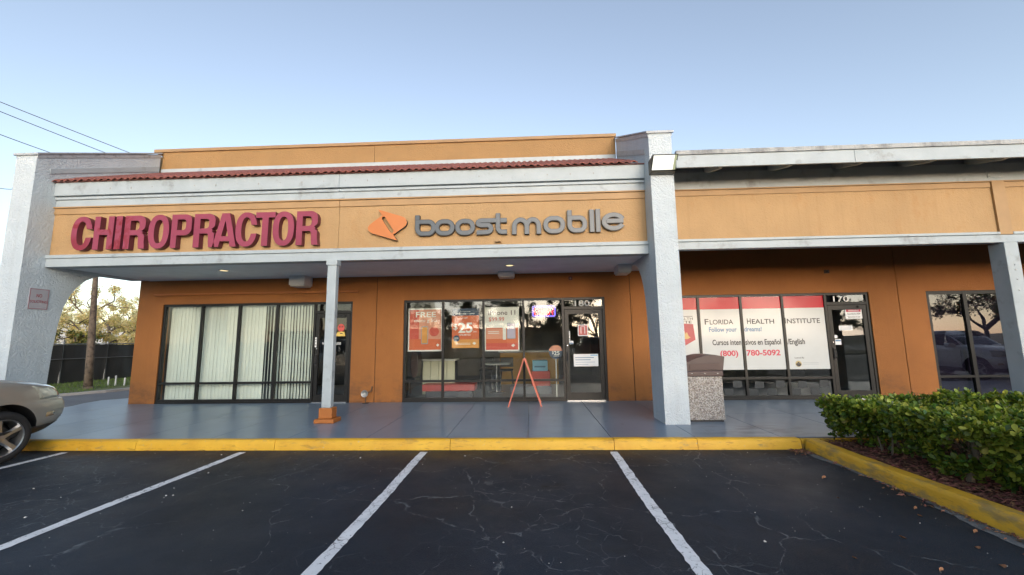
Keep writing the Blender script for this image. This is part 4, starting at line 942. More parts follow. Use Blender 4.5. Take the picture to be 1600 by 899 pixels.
def stool(x, y, lab):
    t = empty('bar_stool', (x, y, .14), lab, 'stool', 'stools inside the central shop')
    box('seat', x-.19, x+.19, y-.18, y+.18, .68, .73, black, t, bevel=.02); box('backrest', x-.19, x+.19, y+.17, y+.20, .78, 1.06, black, t, bevel=.01)
    for sx in (-1, 1):
        for sy in (-1, 1): put('leg', MB().tube([(x+sx*.2, y+sy*.19, .14), (x+sx*.15, y+sy*.14, .68)], .013, 6), black, t)
stool(-.70, 11.75, 'black bar stool right of the round table'); stool(-1.3, 11.9, 'black bar stool left of the round table')
kc = empty('office_chair', (-3.15, 10.6, .14), 'dark tall chair at far left inside central shop window', 'chair')
box('seat', -3.4, -2.98, 10.4, 10.85, .55, .63, black, kc, bevel=.03); put('backrest', MB().prism(supell(-3.02, 1.0, .10, .36, 2.6, 20), 'y', 10.4, 10.8), M("brown_leather", (.06, .035, .03), rough=.4), kc, bevel=.02); put('leg', MB().tube([(-3.2, 10.6, .14), (-3.2, 10.6, .55)], .04, 8).lathe([(0, .139), (.3, .139), (.05, .2), (0, .2)], (-3.2, 10.6, 0), 'z', 16), black, kc)
# wall panels of product posters on the right wall and back
for i in range(3):
    e = empty('wall_poster', (2.4, 11+1.3*i, 1.0), ('orange', 'amber', 'brown')[i]+' product panel on right inner wall of central shop, '+('nearest the door', 'the middle one', 'farthest back')[i], 'poster')
    put('sheet', MB().box(2.43, 2.449, 10.5+1.5*i, 11.6+1.5*i, 1.1, 2.3), (po, pamber, M("brown_print", (.25, .10, .04), rough=.5))[i], e)

# ================================================================== A-FRAME
af = empty('a_frame_sign', (-.14, 9.1, .14), 'slim salmon red A-frame sidewalk sign standing edge-on before central shop', 'sign')
af_m = M("salmon_painted_metal", (.62, .16, .10), rough=.35, var=.08, coat=.3); af_w = M("salmon_panel_face", (.52, .17, .12), rough=.4, var=.05)
ap = (-.14, 1.145)
for sgn_ in (-1, 1):
    ft = (-.14+sgn_*.345, .142); dx, dz = ft[0]-ap[0], ft[1]-ap[1]; l = sqrt(dx*dx+dz*dz); dx /= l; dz /= l; nx, nz = -dz*sgn_, dx*sgn_
    def bar(y0, y1, t0, t1, th, off=0):
        a = (ap[0]+sgn_*.014+dx*t0, ap[1]+dz*t0); b = (ap[0]+sgn_*.014+dx*t1, ap[1]+dz*t1)
        return [(a[0]+nx*(off-th/2), a[1]+nz*(off-th/2)), (b[0]+nx*(off-th/2), b[1]+nz*(off-th/2)), (b[0]+nx*(off+th/2), b[1]+nz*(off+th/2)), (a[0]+nx*(off+th/2), a[1]+nz*(off+th/2))], y0, y1
    fr = MB()
    for y0, y1, t0, t1 in ((9.10, 9.125, 0, l), (9.675, 9.70, 0, l)):
        q, a, b = bar(y0-.25, y1-.25, t0, t1, .026); fr.prism(q, 'y', a, b)
    for t0, t1 in ((.03, .055), (l-.16, l-.135)):
        q, a, b = bar(8.876, 9.424, t0, t1, .024); fr.prism(q, 'y', a, b)
    p = put('leg_frame', fr, af_m, af)
    q, a, b = bar(8.877, 9.423, .057, l-.162, .008); put('board', MB().prism(q, 'y', a, b), af_w, p)
put('hinge', MB().tube([(-.14, 8.845, 1.15), (-.14, 9.455, 1.15)], .012, 8), af_m, af)
put('spreader', MB().tube([(-.14-.19, 8.865, .60), (-.14+.19, 8.865, .60)], .004, 6), chrome, af)

# ================================================================== LITTER BIN
tb = empty('litter_bin', (3.02, 7.52, .14), 'square pebble-dash litter bin with dark brown hood beside centre fin', 'bin')
def pebble():
    m = bpy.data.materials.new("exposed_aggregate"); nt, N, L = nodes(m); p = N['Principled BSDF']; pos = position(nt)
    v = N.new('ShaderNodeTexVoronoi'); v.inputs['Scale'].default_value = 62; L.new(pos, v.inputs['Vector'])
    c = mix_rgb(nt, ramp(nt, v.outputs['Distance'], .25, .6), (.46, .41, .35), (.16, .14, .13))
    hs = N.new('ShaderNodeSeparateColor'); L.new(v.outputs['Color'], hs.inputs[0])
    c = mix_rgb(nt, ramp(nt, hs.outputs[0], .2, .9, 0, .75), c, (.58, .56, .53)); c = mix_rgb(nt, ramp(nt, hs.outputs[1], .75, .95, 0, .7), c, (.15, .10, .08))
    L.new(c, p.inputs['Base Color']); p.inputs['Roughness'].default_value = .8
    L.new(bumpn(nt, math_n(nt, 'SUBTRACT', 1., v.outputs['Distance']), .9, .012), p.inputs['Normal']); return m
put('body', MB().box(2.722, 3.322, 7.225, 7.82, .165, .905), pebble(), tb, bevel=.022)
put('plinth', MB().box(2.745, 3.30, 7.25, 7.80, .141, .164), black, tb)
hood_m = M("dark_brown_hood", (.052, .030, .032), rough=.42, var=.12, vs=6, bump=.15, bs=120)
put('hood_rim', MB().box(2.706, 3.337, 7.21, 7.835, .907, 1.0), hood_m, tb, bevel=.012)
prof = [(7.215, 1.102), (7.205, 1.30)]+[(7.205+.63*t, 1.30+.15*sin(pi*(.18+.62*t))-.08) for t in [i/10 for i in range(1, 11)]]+[(7.83, 1.102)]
hx = [(2.705, 1.002), (2.695, 1.14)]+[(2.695+.68*(i/12), 1.14+.135*sin(pi*.5*(min(1, i/8.5)))-.03*max(0, (i-9)/3)) for i in range(1, 13)]+[(3.335, 1.002)]
put('hood', MB().prism(hx, 'y', 7.21, 7.83), hood_m, tb, bevel=.014)
put('flap', MB().box(2.76, 3.28, 7.200, 7.208, 1.025, 1.125), M("bin_flap", (.060, .032, .03), rough=.5, var=.1), tb, bevel=.003)
mb = MB()
for x in (2.80, 3.02, 3.24): mb.lathe([(.008, 0), (.008, -.004), (0, -.006)], (x, 7.21, .955), 'y', 8)
put('rivets', mb, chrome, tb, kind='stuff')

# ================================================================== CLIPPED HEDGE
rng = random.Random(11)
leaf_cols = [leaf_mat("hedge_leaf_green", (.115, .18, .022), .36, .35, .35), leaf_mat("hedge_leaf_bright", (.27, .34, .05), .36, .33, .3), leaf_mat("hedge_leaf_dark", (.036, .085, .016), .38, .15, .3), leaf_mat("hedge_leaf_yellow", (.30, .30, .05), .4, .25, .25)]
HX0, HX1, HY0, HY1, HT = 4.14, 8.9, 1.0, 6.10, .70
hedge = empty('clipped_hedge', (6, 4, .085), 'low clipped hedge of glossy round green leaves filling the mulched planter', 'hedge')
def hedge_leaf_geo(l, wd, curl):
    st = [(0, .0), (.22, .55), (.55, 1.0), (.82, .86), (1.0, .0)]
    V = []; Fc = []
    for t, k in st:
        z = curl*(t*t)*l
        V += [(-wd*k, t*l, z+.22*wd*k), (0, t*l, z), (wd*k, t*l, z+.22*wd*k)]
    for i in range(4):
        a = 3*i; Fc += [(a, a+1, a+4, a+3), (a+1, a+2, a+5, a+4)]
    return V, Fc
leaf_geos = [hedge_leaf_geo(1, rng.uniform(.23, .30), c) for c in (-.25, -.1, .12, .25)]
def hedge_height(x, y): return HT + .05*sin(x*2.3+y*1.1) + .035*sin(y*5.1+x*3.7) + .03*sin(x*9.+2) * sin(y*8.)
# shoots over the top and the two open faces
shoots = []
def face_x(y, z):    # left face leans in towards the foot, bulges at the top
    return HX0 + .40*max(0, (.62-z)/.62)**1.3 + .08*sin(y*3.9) + .05*sin(y*9+z*7)
for i in range(4900):   # top
    x = HX0 + (HX1-HX0)*rng.random()**1.5; y = rng.uniform(2.3, HY1); d = abs(rng.gauss(0, .055))-.04*(rng.random() < .12)
    if x < face_x(y, .68): continue
    shoots.append((Vector((x, y, hedge_height(x, y)-d)), Vector((rng.gauss(0, .35), rng.gauss(0, .35), 1))))
for i in range(2050):   # left face
    y = rng.uniform(2.2, HY1); z = .13+.60*rng.random()**.75; x = face_x(y, z)+abs(rng.gauss(0, .07))
    if z < .30 and rng.random() < .45: continue
    if sin(y*7.3+1)+sin(y*2.1+z*11)+.6*sin(y*17) > 1.0: continue
    shoots.append((Vector((x, y, z)), Vector((-1+rng.gauss(0, .35), rng.gauss(0, .45), .45+rng.gauss(0, .4)))))
for i in range(900):    # far end above the walk
    x = rng.uniform(HX0+.05, 7.5); z = .18+.52*rng.random(); shoots.append((Vector((x, HY1+.06-.22*(1-z/.7)+rng.gauss(0, .05), z)), Vector((rng.gauss(0, .4), 1, .5))))
leaves = []
for p, d in shoots:
    d.normalize(); a = d.orthogonal().normalized(); b = d.cross(a); n = rng.randint(4, 7); ph = rng.random()*6.28
    base = rng.choices((0, 1, 2, 3), (50, 45 if p.z > .45 else 16, 14, 3 if p.z > .5 else .6))[0]  # brighter leaf colours drawn more often near the top, imitating top light
    for k in range(n):
        an = ph+2.4*k; til = radians(rng.uniform(25, 80)); dr = d*cos(til)+(a*cos(an)+b*sin(an))*sin(til)
        L_ = rng.uniform(.042, .080); c = base if rng.random() < .75 else rng.choice((0, 0, 1, 2))
        side = dr.cross(d); side = side.normalized() if side.length > 1e-4 else a
        nrm = side.cross(dr).normalized(); roll = rng.gauss(0, .3); side = side*cos(roll)+nrm*sin(roll); nrm = side.cross(dr)
        leaves.append((p - d*.012*k, side, dr, nrm, L_, rng.randrange(4), c))
camp = Vector((0, 0, 1.6))
def in_view(p):
    q = p-camp; z = q.dot(fw); return z > .5 and abs(q.dot(r2)/z) < 1.30
near = sorted((l for l in leaves if in_view(l[0]) and (l[0].x < face_x(l[0].y, l[0].z)+.05 or l[0].z > hedge_height(l[0].x, l[0].y)-.05)), key=lambda l: (l[0]-camp).length/l[4])[:300]
ids = set(id(l) for l in near)
big = {}
for gi in range(4):
    for ci in range(4):
        me = bpy.data.meshes.new('leaf'); me.from_pydata(leaf_geos[gi][0], [], leaf_geos[gi][1]); me.materials.append(leaf_cols[ci]); me.polygons.foreach_set('use_smooth', [True]*8); big[gi, ci] = me
mbs = MB()
for l in leaves:
    p, sx, dr, nm, L_, gi, ci = l
    if id(l) in ids:
        o = bpy.data.objects.new('leaf', big[gi, ci]); COL.objects.link(o); o.parent = hedge
        m = Matrix(((sx.x, dr.x, nm.x, 0), (sx.y, dr.y, nm.y, 0), (sx.z, dr.z, nm.z, 0), (0, 0, 0, 1)))*1.0
        q = p-WP[hedge.name]; mt = m @ Matrix.Diagonal((L_, L_, L_, 1)); mt.translation = q; o.matrix_local = mt; WP[o.name] = p
    else:
        V, Fc = leaf_geos[gi]
        mbs.add([p+(sx*v[0]+dr*v[1]+nm*v[2])*L_ for v in V], Fc, ci)
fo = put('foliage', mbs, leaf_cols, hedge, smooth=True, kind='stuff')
mb = MB(); stemm = M("grey_hedge_stem", (.20, .16, .12), rough=.85, var=.25)
for i in range(150):
    y = rng.uniform(2.2, 6.0); x = rng.uniform(4.45, 6.0); q = Vector((x, y, .07)); t = Vector((x+rng.gauss(0, .12)-.08, y+rng.gauss(0, .12), .55))
    mb.tube([q, q.lerp(t, .5)+Vector((rng.gauss(0, .02), rng.gauss(0, .02), 0)), t], [.011, .009, .005], 5)
    for k in range(3):
        u = q.lerp(t, rng.uniform(.3, .8)); mb.tube([u, u+Vector((rng.gauss(-.05, .1), rng.gauss(0, .1), rng.uniform(.05, .2)))], [.006, .003], 4)
put('stems', mb, stemm, hedge, kind='stuff')
put('trunk', MB().tube([(4.42, 4.46, .07), (4.43, 4.46, .17), (4.5, 4.45, .30), (4.55, 4.5, .5)], [.035, .03, .028, .02], 8), stemm, hedge, smooth=True)
# dark twiggy core that stops the eye inside
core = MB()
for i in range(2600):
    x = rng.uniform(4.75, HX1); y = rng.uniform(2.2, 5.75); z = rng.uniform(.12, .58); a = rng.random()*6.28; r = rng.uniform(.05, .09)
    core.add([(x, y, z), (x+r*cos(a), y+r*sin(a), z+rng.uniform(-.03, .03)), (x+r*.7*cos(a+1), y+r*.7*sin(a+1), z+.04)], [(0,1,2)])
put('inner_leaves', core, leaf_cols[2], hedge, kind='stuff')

# ================================================================== TREES
def tree(name, base, ht, tr, crown, lm, bark, lab, n_leaf=3500, leaf=.12, seed=1, spread=.5, forks=4, sparse=0, trunk_h=.35, group=None, lean=(0, 0), droop=0., tips_only=False, levels=3, wob=.12):
    R = random.Random(seed); root = empty(name, base, lab, 'tree', group); mb = MB(); tips = []
    b = Vector(base)
    def grow(p, d, l, r, lev):
        n = 4; path = [p]; q = p.copy(); dd = d.copy()
        for i in range(n):
            dd = (dd+Vector((R.gauss(0, wob if lev == 0 else .12), R.gauss(0, wob if lev == 0 else .12), R.gauss(0, .06)-droop*.1*lev))).normalized(); q = q+dd*(l/n); path.append(q)
        mb.tube(path, [r*(1-.45*i/n) for i in range(n+1)], 8 if lev < 2 else 5)
        if lev >= levels: tips.append((q, dd, l)); return
        if lev > 1: tips.append((path[2], dd, l*.7))
        k = forks if lev == 0 else R.randint(2, 4)
        for i in range(k):
            an = 2*pi*(i+R.random()*.7)/k; o1 = dd.orthogonal().normalized(); o2 = dd.cross(o1)
            nd = (dd*(1-spread*.55)+(o1*cos(an)+o2*sin(an))*spread*R.uniform(.7, 1.3)).normalized()
            grow(path[-1] if i < k-1 or lev == 0 else path[-2], nd, l*R.uniform(.6, .85) if lev else ht*R.uniform(.2, .28), r*.5*R.uniform(.8, 1.1), lev+1)
    mb.tube([b+Vector((0, 0, -.1)), b+Vector((0, 0, .12))], [tr*1.5, tr*1.08], 10)
    grow(b+Vector((0, 0, .1)), Vector((lean[0], lean[1], 1)).normalized(), ht*trunk_h, tr, 0)
    put('trunk', mb, bark, root, smooth=True)
    lb = MB()
    for i in range(n_leaf):
        t, dd, l = R.choice(tips); rad = crown*R.uniform(.5, 1)*l
        u = Vector((R.gauss(0, 1), R.gauss(0, 1), R.gauss(0, .8))); u = u.normalized()*rad*R.random()**.5
        c = t+u-dd*R.random()*l*.4; a = Vector((R.gauss(0, 1), R.gauss(0, 1), R.gauss(0, 1))).normalized(); s_ = a.orthogonal().normalized(); ll = leaf*R.uniform(.6, 1.3)
        lb.add([c, c+a*ll*.5+s_*ll*.28, c+a*ll, c+a*ll*.5-s_*ll*.28], [(0,1,2,3)], R.choices((0, 1), (3, 1))[0])
    put('crown', lb, lm, root, kind='stuff'); return root
bark = M("grey_brown_bark", (.15, .115, .085), rough=.9, var=.35, vs=6, bump=.9, bs=22, bd=.03, dirt=.5, dcol=(.07, .05, .04), ds=9)
bark2 = M("dark_bark", (.06, .045, .035), rough=.9, var=.3, vs=6, bump=.8, bs=18, bd=.03)
lg = [leaf_mat("olive_leaf", (.11, .135, .035), .5, .4, .35), leaf_mat("gold_leaf", (.30, .22, .06), .5, .45, .3)]
lo = [leaf_mat("deep_leaf", (.045, .085, .022), .45, .3, .35), leaf_mat("russet_leaf", (.26, .12, .03), .5, .4, .3)]
ly = [leaf_mat("backlight_straw_leaf", (.74, .64, .38), .6, .55, .25), leaf_mat("backlight_olive_leaf", (.60, .50, .22), .5, .5, .3)]  # warm backlight glow put into these pale leaf colours
# beside the left gable
def road_tree():
    return tree('street_tree', (-15.75, 13.85, 0), 6.6, .125, .34, ly, bark, 'slender street tree with bare grey trunk on grass beyond left fin', 2600, .13, 21, .5, 3, trunk_h=.66, lean=(-.075, .0), wob=.012)
road_tree()
bgt = [(-26.5, 24, 9.5, ly, 51, 'tallest golden backlit tree beyond the fence, directly behind street tree'), (-21.8, 34, 10, ly, 52, 'tall pale tree far beyond the fence near orange gable corner'), (-32, 23, 9.5, ly, 53, 'tall golden tree beyond the fence close to left fin edge'), (-24.5, 21, 6.0, ly, 3, 'sparse golden backlit tree behind the screened fence, nearest the grey fin'), (-29, 27, 7.5, ly, 5, 'wide pale backlit tree beyond the fence left of the street tree trunk'), (-23, 30, 8, ly, 8, 'tall thin backlit tree beyond the fence right of the street tree trunk'), (-20.6, 24.5, 4.2, lg, 9, 'low olive green tree leaning over fence beside orange gable corner'), (-23.6, 19.6, 3.6, lg, 61, 'rounded olive green bush tree just over the fence behind street tree'), (-27.5, 17.2, 4.2, lg, 12, 'low bushy olive tree over fence close to left fin'), (-36, 38, 9, ly, 14, 'far hazy golden tree behind the white roofed building'), (-33, 15.5, 7.0, ly, 17, 'bare branched pale tree left of the left fin')]
for x, y, ht, lm, sd_, lab in bgt:
    tree('background_tree', (x, y, 0), ht, .12+.012*ht, .42, lm, bark, lab, 7500 if ht > 5 else 4200, .11 if lm is ly else .12, sd_, .62, 4, trunk_h=.16, group='trees beyond the screened fence')
# grass verge
put('grass_bank', MB().prism([(-40, 6), (-14.9, 6), (-14.6, 10), (-15.0, 12.2), (-14.4, 13.2), (-13.9, 15), (-13.5, 30), (-40, 30)], 'z', -.01, .03), M("verge_soil", (.12, .13, .05), rough=.95, var=.4, vs=3), kind='structure')
R = random.Random(5); gb = MB()
for i in range(15000):
    y = R.uniform(8, 20); x = R.uniform(-20, -14.2)
    if x > -14.9-.3*sin(y): continue
    h_ = R.uniform(.03, .11); a = R.random()*6.28; dx, dy = .008*cos(a), .008*sin(a); l = R.gauss(0, .03)
    gb.add([(x-dx, y-dy, .028), (x+dx, y+dy, .028), (x+l, y+l*.7, .03+h_)], [(0,1,2)])
put('grass', gb, leaf_mat("verge_grass", (.10, .17, .03), .6, .35, .4), kind='stuff')
vk = empty('verge_kerb', (-14.2, 13, 0), kind='structure')
P = [(-14.9, 6), (-14.6, 10), (-14.98, 12.1), (-14.38, 13.1), (-13.88, 14.9), (-13.5, 26)]
put('kerb_run', MB().prism(P+[(x+.16, y-.03) for x, y in P[::-1]], 'z', -.01, .075), concrete, vk)
# screened fence along the lot edge
fn = empty('screened_fence', (-18.3, 16, 0), 'dark green-black mesh screened chain link fence behind the grass verge', 'fence')
def screen_mat():
    m = M("black_screen_mesh", (.018, .019, .02), rough=.5, var=.3, vs=1.2, bump=.4, bs=3, bd=.05); return m
scm = screen_mat(); fpts = [Vector((-20.6+.30*i*.8, 6.0+1.9*i*.8+.6, 0)) for i in range(12)]; metalp = M("galvanised_post", (.22, .23, .24), rough=.4, metal=.8)
for a, b in zip(fpts, fpts[1:]):
    n = 10; t = (b-a).normalized(); nn = Vector((-t.y, t.x, 0)); mb = MB(); vs = []
    for i in range(n+1):
        for j, z in enumerate((.05, .55, 1.05, 1.6)):
            q = a.lerp(b, i/n)+nn*(.03*sin(i*.9+j)+.02*sin(i*2.3)); sag = .025*sin(pi*i/n) if j == 3 else 0; vs.append((q.x, q.y, z-sag))
    m = len(vs); vs += [(v[0]+nn.x*.006, v[1]+nn.y*.006, v[2]) for v in vs]
    fs = [(i*4+j, (i+1)*4+j, (i+1)*4+j+1, i*4+j+1) for i in range(n) for j in range(3)]; fs += [tuple(k+m for k in f[::-1]) for f in fs]
    put('screen_panel', mb.add(vs, fs), scm, fn, smooth=True)
    put('rail', MB().tube([a+Vector((0, 0, 1.02))-nn*.05, b+Vector((0, 0, 1.02))-nn*.05], .02, 6).tube([a+Vector((0, 0, 1.62)), b+Vector((0, 0, 1.62))], .021, 6), metalp, fn)
for p in fpts: put('fence_post', MB().tube([p, p+Vector((0, 0, 1.68))], .032, 8).lathe([(.036, 1.68), (.03, 1.71), (0, 1.72)], (p.x, p.y, 0), 'z', 8), metalp, fn)
# short white marker posts in the grass
wp_ = None
for (x, y, hh), wh in zip(((-16.15, 14.9, .34), (-15.7, 14.75, .40), (-15.55, 14.95, .30), (-15.30, 15.05, .40), (-15.15, 15.2, .36)), ('leftmost one', 'second from left', 'middle one', 'second from the orange corner', 'nearest the orange corner')):
    e = empty('marker_post', (x, y, 0), 'short white marker post in grass before dark fence, '+wh, 'post', 'white marker posts in the grass')
    put('stake', MB().box(x-.02, x+.02, y-.015, y+.015, 0, hh).prism([(x-.02, hh), (x+.02, hh), (x, hh+.025)], 'y', y-.015, y+.015), whiteplastic, e)
# pale flat-roofed building far beyond the fence
fb = empty('distant_building', (-60, 66, 0), 'pale flat roofed warehouse far beyond the fence and trees', 'building')
box('wall', -84, -46, 60, 80, 0, 4.4, M("pale_far_wall", (.42, .43, .44), rough=.8), fb); box('roof', -84.4, -45.6, 59.6, 80.4, 4.41, 4.9, M("far_roof", (.5, .5, .5), rough=.7), fb)
for k in range(5): box('window', -80+7*k, -77.6+7*k, 59.93, 59.99, 1.2, 2.6, M("far_window", (.05, .06, .07), rough=.1), fb)

# ================================================================== OVERHEAD WIRES
wire_m = M("black_cable", (.03, .03, .033), rough=.6, var=0)
def W_at(x, y, Y):
    d = fw*F + r2*(x-800) - u2*(y-449.5); return Vector((0, 0, 1.6)) + d*(Y/d.y)
for i, ((xa, ya), (xb, yb), lab) in enumerate((((0, 157), (208, 238), 'topmost thin overhead cable at upper left of sky'), ((0, 172), (170, 238), 'second overhead cable from the top, upper left sky'), ((0, 208), (85, 238), 'short third overhead cable above left fin'), ((0, 291), (21, 296), 'lowest overhead cable meeting the left fin edge'))):
    a = W_at(xa, ya, 13+.3*i); b = W_at(xb, yb, 15.5+.3*i); d = b-a
    e = empty('overhead_cable', a, lab, 'cable', 'overhead utility cables')
    p0, p1 = a-d*2.2, b+d*(3.0 if i < 3 else 1.0); n = 24
    path = [p0.lerp(p1, k/n)-Vector((0, 0, .0)) + Vector((0, 0, .35*((2*k/n-1)**2-.25))) for k in range(n+1)]
    put('wire', MB().tube(path, .014, 5, caps=True), wire_m, e)

# ================================================================== CARS
tyre_m = M("tyre_rubber", (.018, .018, .019), rough=.75, var=.15, bump=.3, bs=80); alloy = M("silver_alloy", (.42, .43, .44), rough=.32, metal=.9, var=.05)
trim_m = M("black_car_trim", (.022, .022, .024), rough=.55, var=.1); cglass = M("car_window_glass", (.012, .015, .017), rough=.04, var=0, spec=.9)
lamp_c = M("headlight_lens", (.42, .43, .36), rough=.06, var=.25, vs=14, coat=1); amber = M("amber_lens", (.40, .30, .16), rough=.12, var=.1, coat=1); tail_m = M("red_tail_lens", (.35, .02, .02), rough=.12, var=.1, coat=1)
plate_m = M("licence_plate", (.6, .62, .62), rough=.4, var=.05)
def paint(name, c): return M(name, c, rough=.36, metal=.2, var=.02, coat=.7, spec=.5)
NOSE = .11
RINGS = [ # z, nose, tail, half width, blend of rise towards windscreen
 (.28, 2.02, -2.10, .78, 0), (.335, 2.16, -2.22, .865, 0), (.425, 2.295, -2.30, .905, 0), (.52, 2.375, -2.33, .922, 0), (.62, 2.395, -2.34, .925, 0), (.70, 2.385, -2.34, .925, 0),
 (.765, 2.345, -2.33, .922, 0), (.785, 2.30, -2.325, .92, 0), (.87, 2.27, -2.32, .918, .15), (.95, 2.205, -2.30, .908, .45), (.99, 2.12, -2.28, .895, .8), (1.012, 2.0, -2.24, .865, 1), (1.04, 1.86, -2.18, .80, 1), (1.066, 1.6, -2.0, .6, 1), (1.078, 1.3, -1.7, .3, 1)]
def lerp_ring(v, R_):
    i = min(int(v), len(R_)-2); t = v-i; return [R_[i][k]*(1-t)+R_[i+1][k]*t for k in range(len(R_[0]))]
def body_pt(th, v, off=0., R_=RINGS, n=3.3, yc=.55):
    z, nose, tail, wd, bl = lerp_ring(v, R_); c, s_ = cos(th), sin(th)
    if R_ is RINGS: nose += NOSE
    nn = n if s_ >= 0 else 4.2
    x = (wd+off)*math.copysign(abs(c)**(2/nn), c); y = (yc+(nose+off-yc)*abs(s_)**(2/nn)) if s_ >= 0 else (-yc+(tail-off+yc)*abs(s_)**(2/nn))
    if bl: z += bl*.12*min(1, max(0, (2.25-y)/1.25))**1.2
    return (x, y, z)
CAB = [(1.06, 1.08, -2.20, .835, 0), (1.14, .98, -2.17, .825, 0), (1.45, .42, -1.98, .70, 0), (1.58, .10, -1.86, .635, 0), (1.645, -.10, -1.74, .56, 0), (1.675, -.35, -1.5, .38, 0)]
def loft(fn, nv, ths):
    mb = MB(); n = len(ths); V = [fn(t, v) for v in nv for t in ths]
    mb.add(V, [(i*n+k, i*n+(k+1) % n, (i+1)*n+(k+1) % n, (i+1)*n+k) for i in range(len(nv)-1) for k in range(n)] + [tuple(range(n))[::-1], tuple((len(nv)-1)*n+k for k in range(n))]); return mb
def patch(fn, t0, t1, v0, v1, nt_, nv_, thick=.006):
    mb = MB(); A = [fn(t0+(t1-t0)*i/nt_, v0+(v1-v0)*j/nv_, thick) for j in range(nv_+1) for i in range(nt_+1)]; Bk = [fn(t0+(t1-t0)*i/nt_, v0+(v1-v0)*j/nv_, -.01) for j in range(nv_+1) for i in range(nt_+1)]
    m = len(A); w_ = nt_+1; fs = [(j*w_+i, j*w_+i+1, (j+1)*w_+i+1, (j+1)*w_+i) for j in range(nv_) for i in range(nt_)]; fs += [tuple(k+m for k in f[::-1]) for f in fs]
    for i in range(nt_): fs += [(i, i+m, i+1+m, i+1), (nv_*w_+i, nv_*w_+i+1, nv_*w_+i+1+m, nv_*w_+i+m)]
    for j in range(nv_): fs += [(j*w_, (j+1)*w_, (j+1)*w_+m, j*w_+m), (j*w_+nt_, j*w_+nt_+m, (j+1)*w_+nt_+m, (j+1)*w_+nt_)]
    return mb.add(A+Bk, fs)
WHY, WTY, WR_ = 1.40, -1.33, .355
def th_of(x_sign, frac): return frac
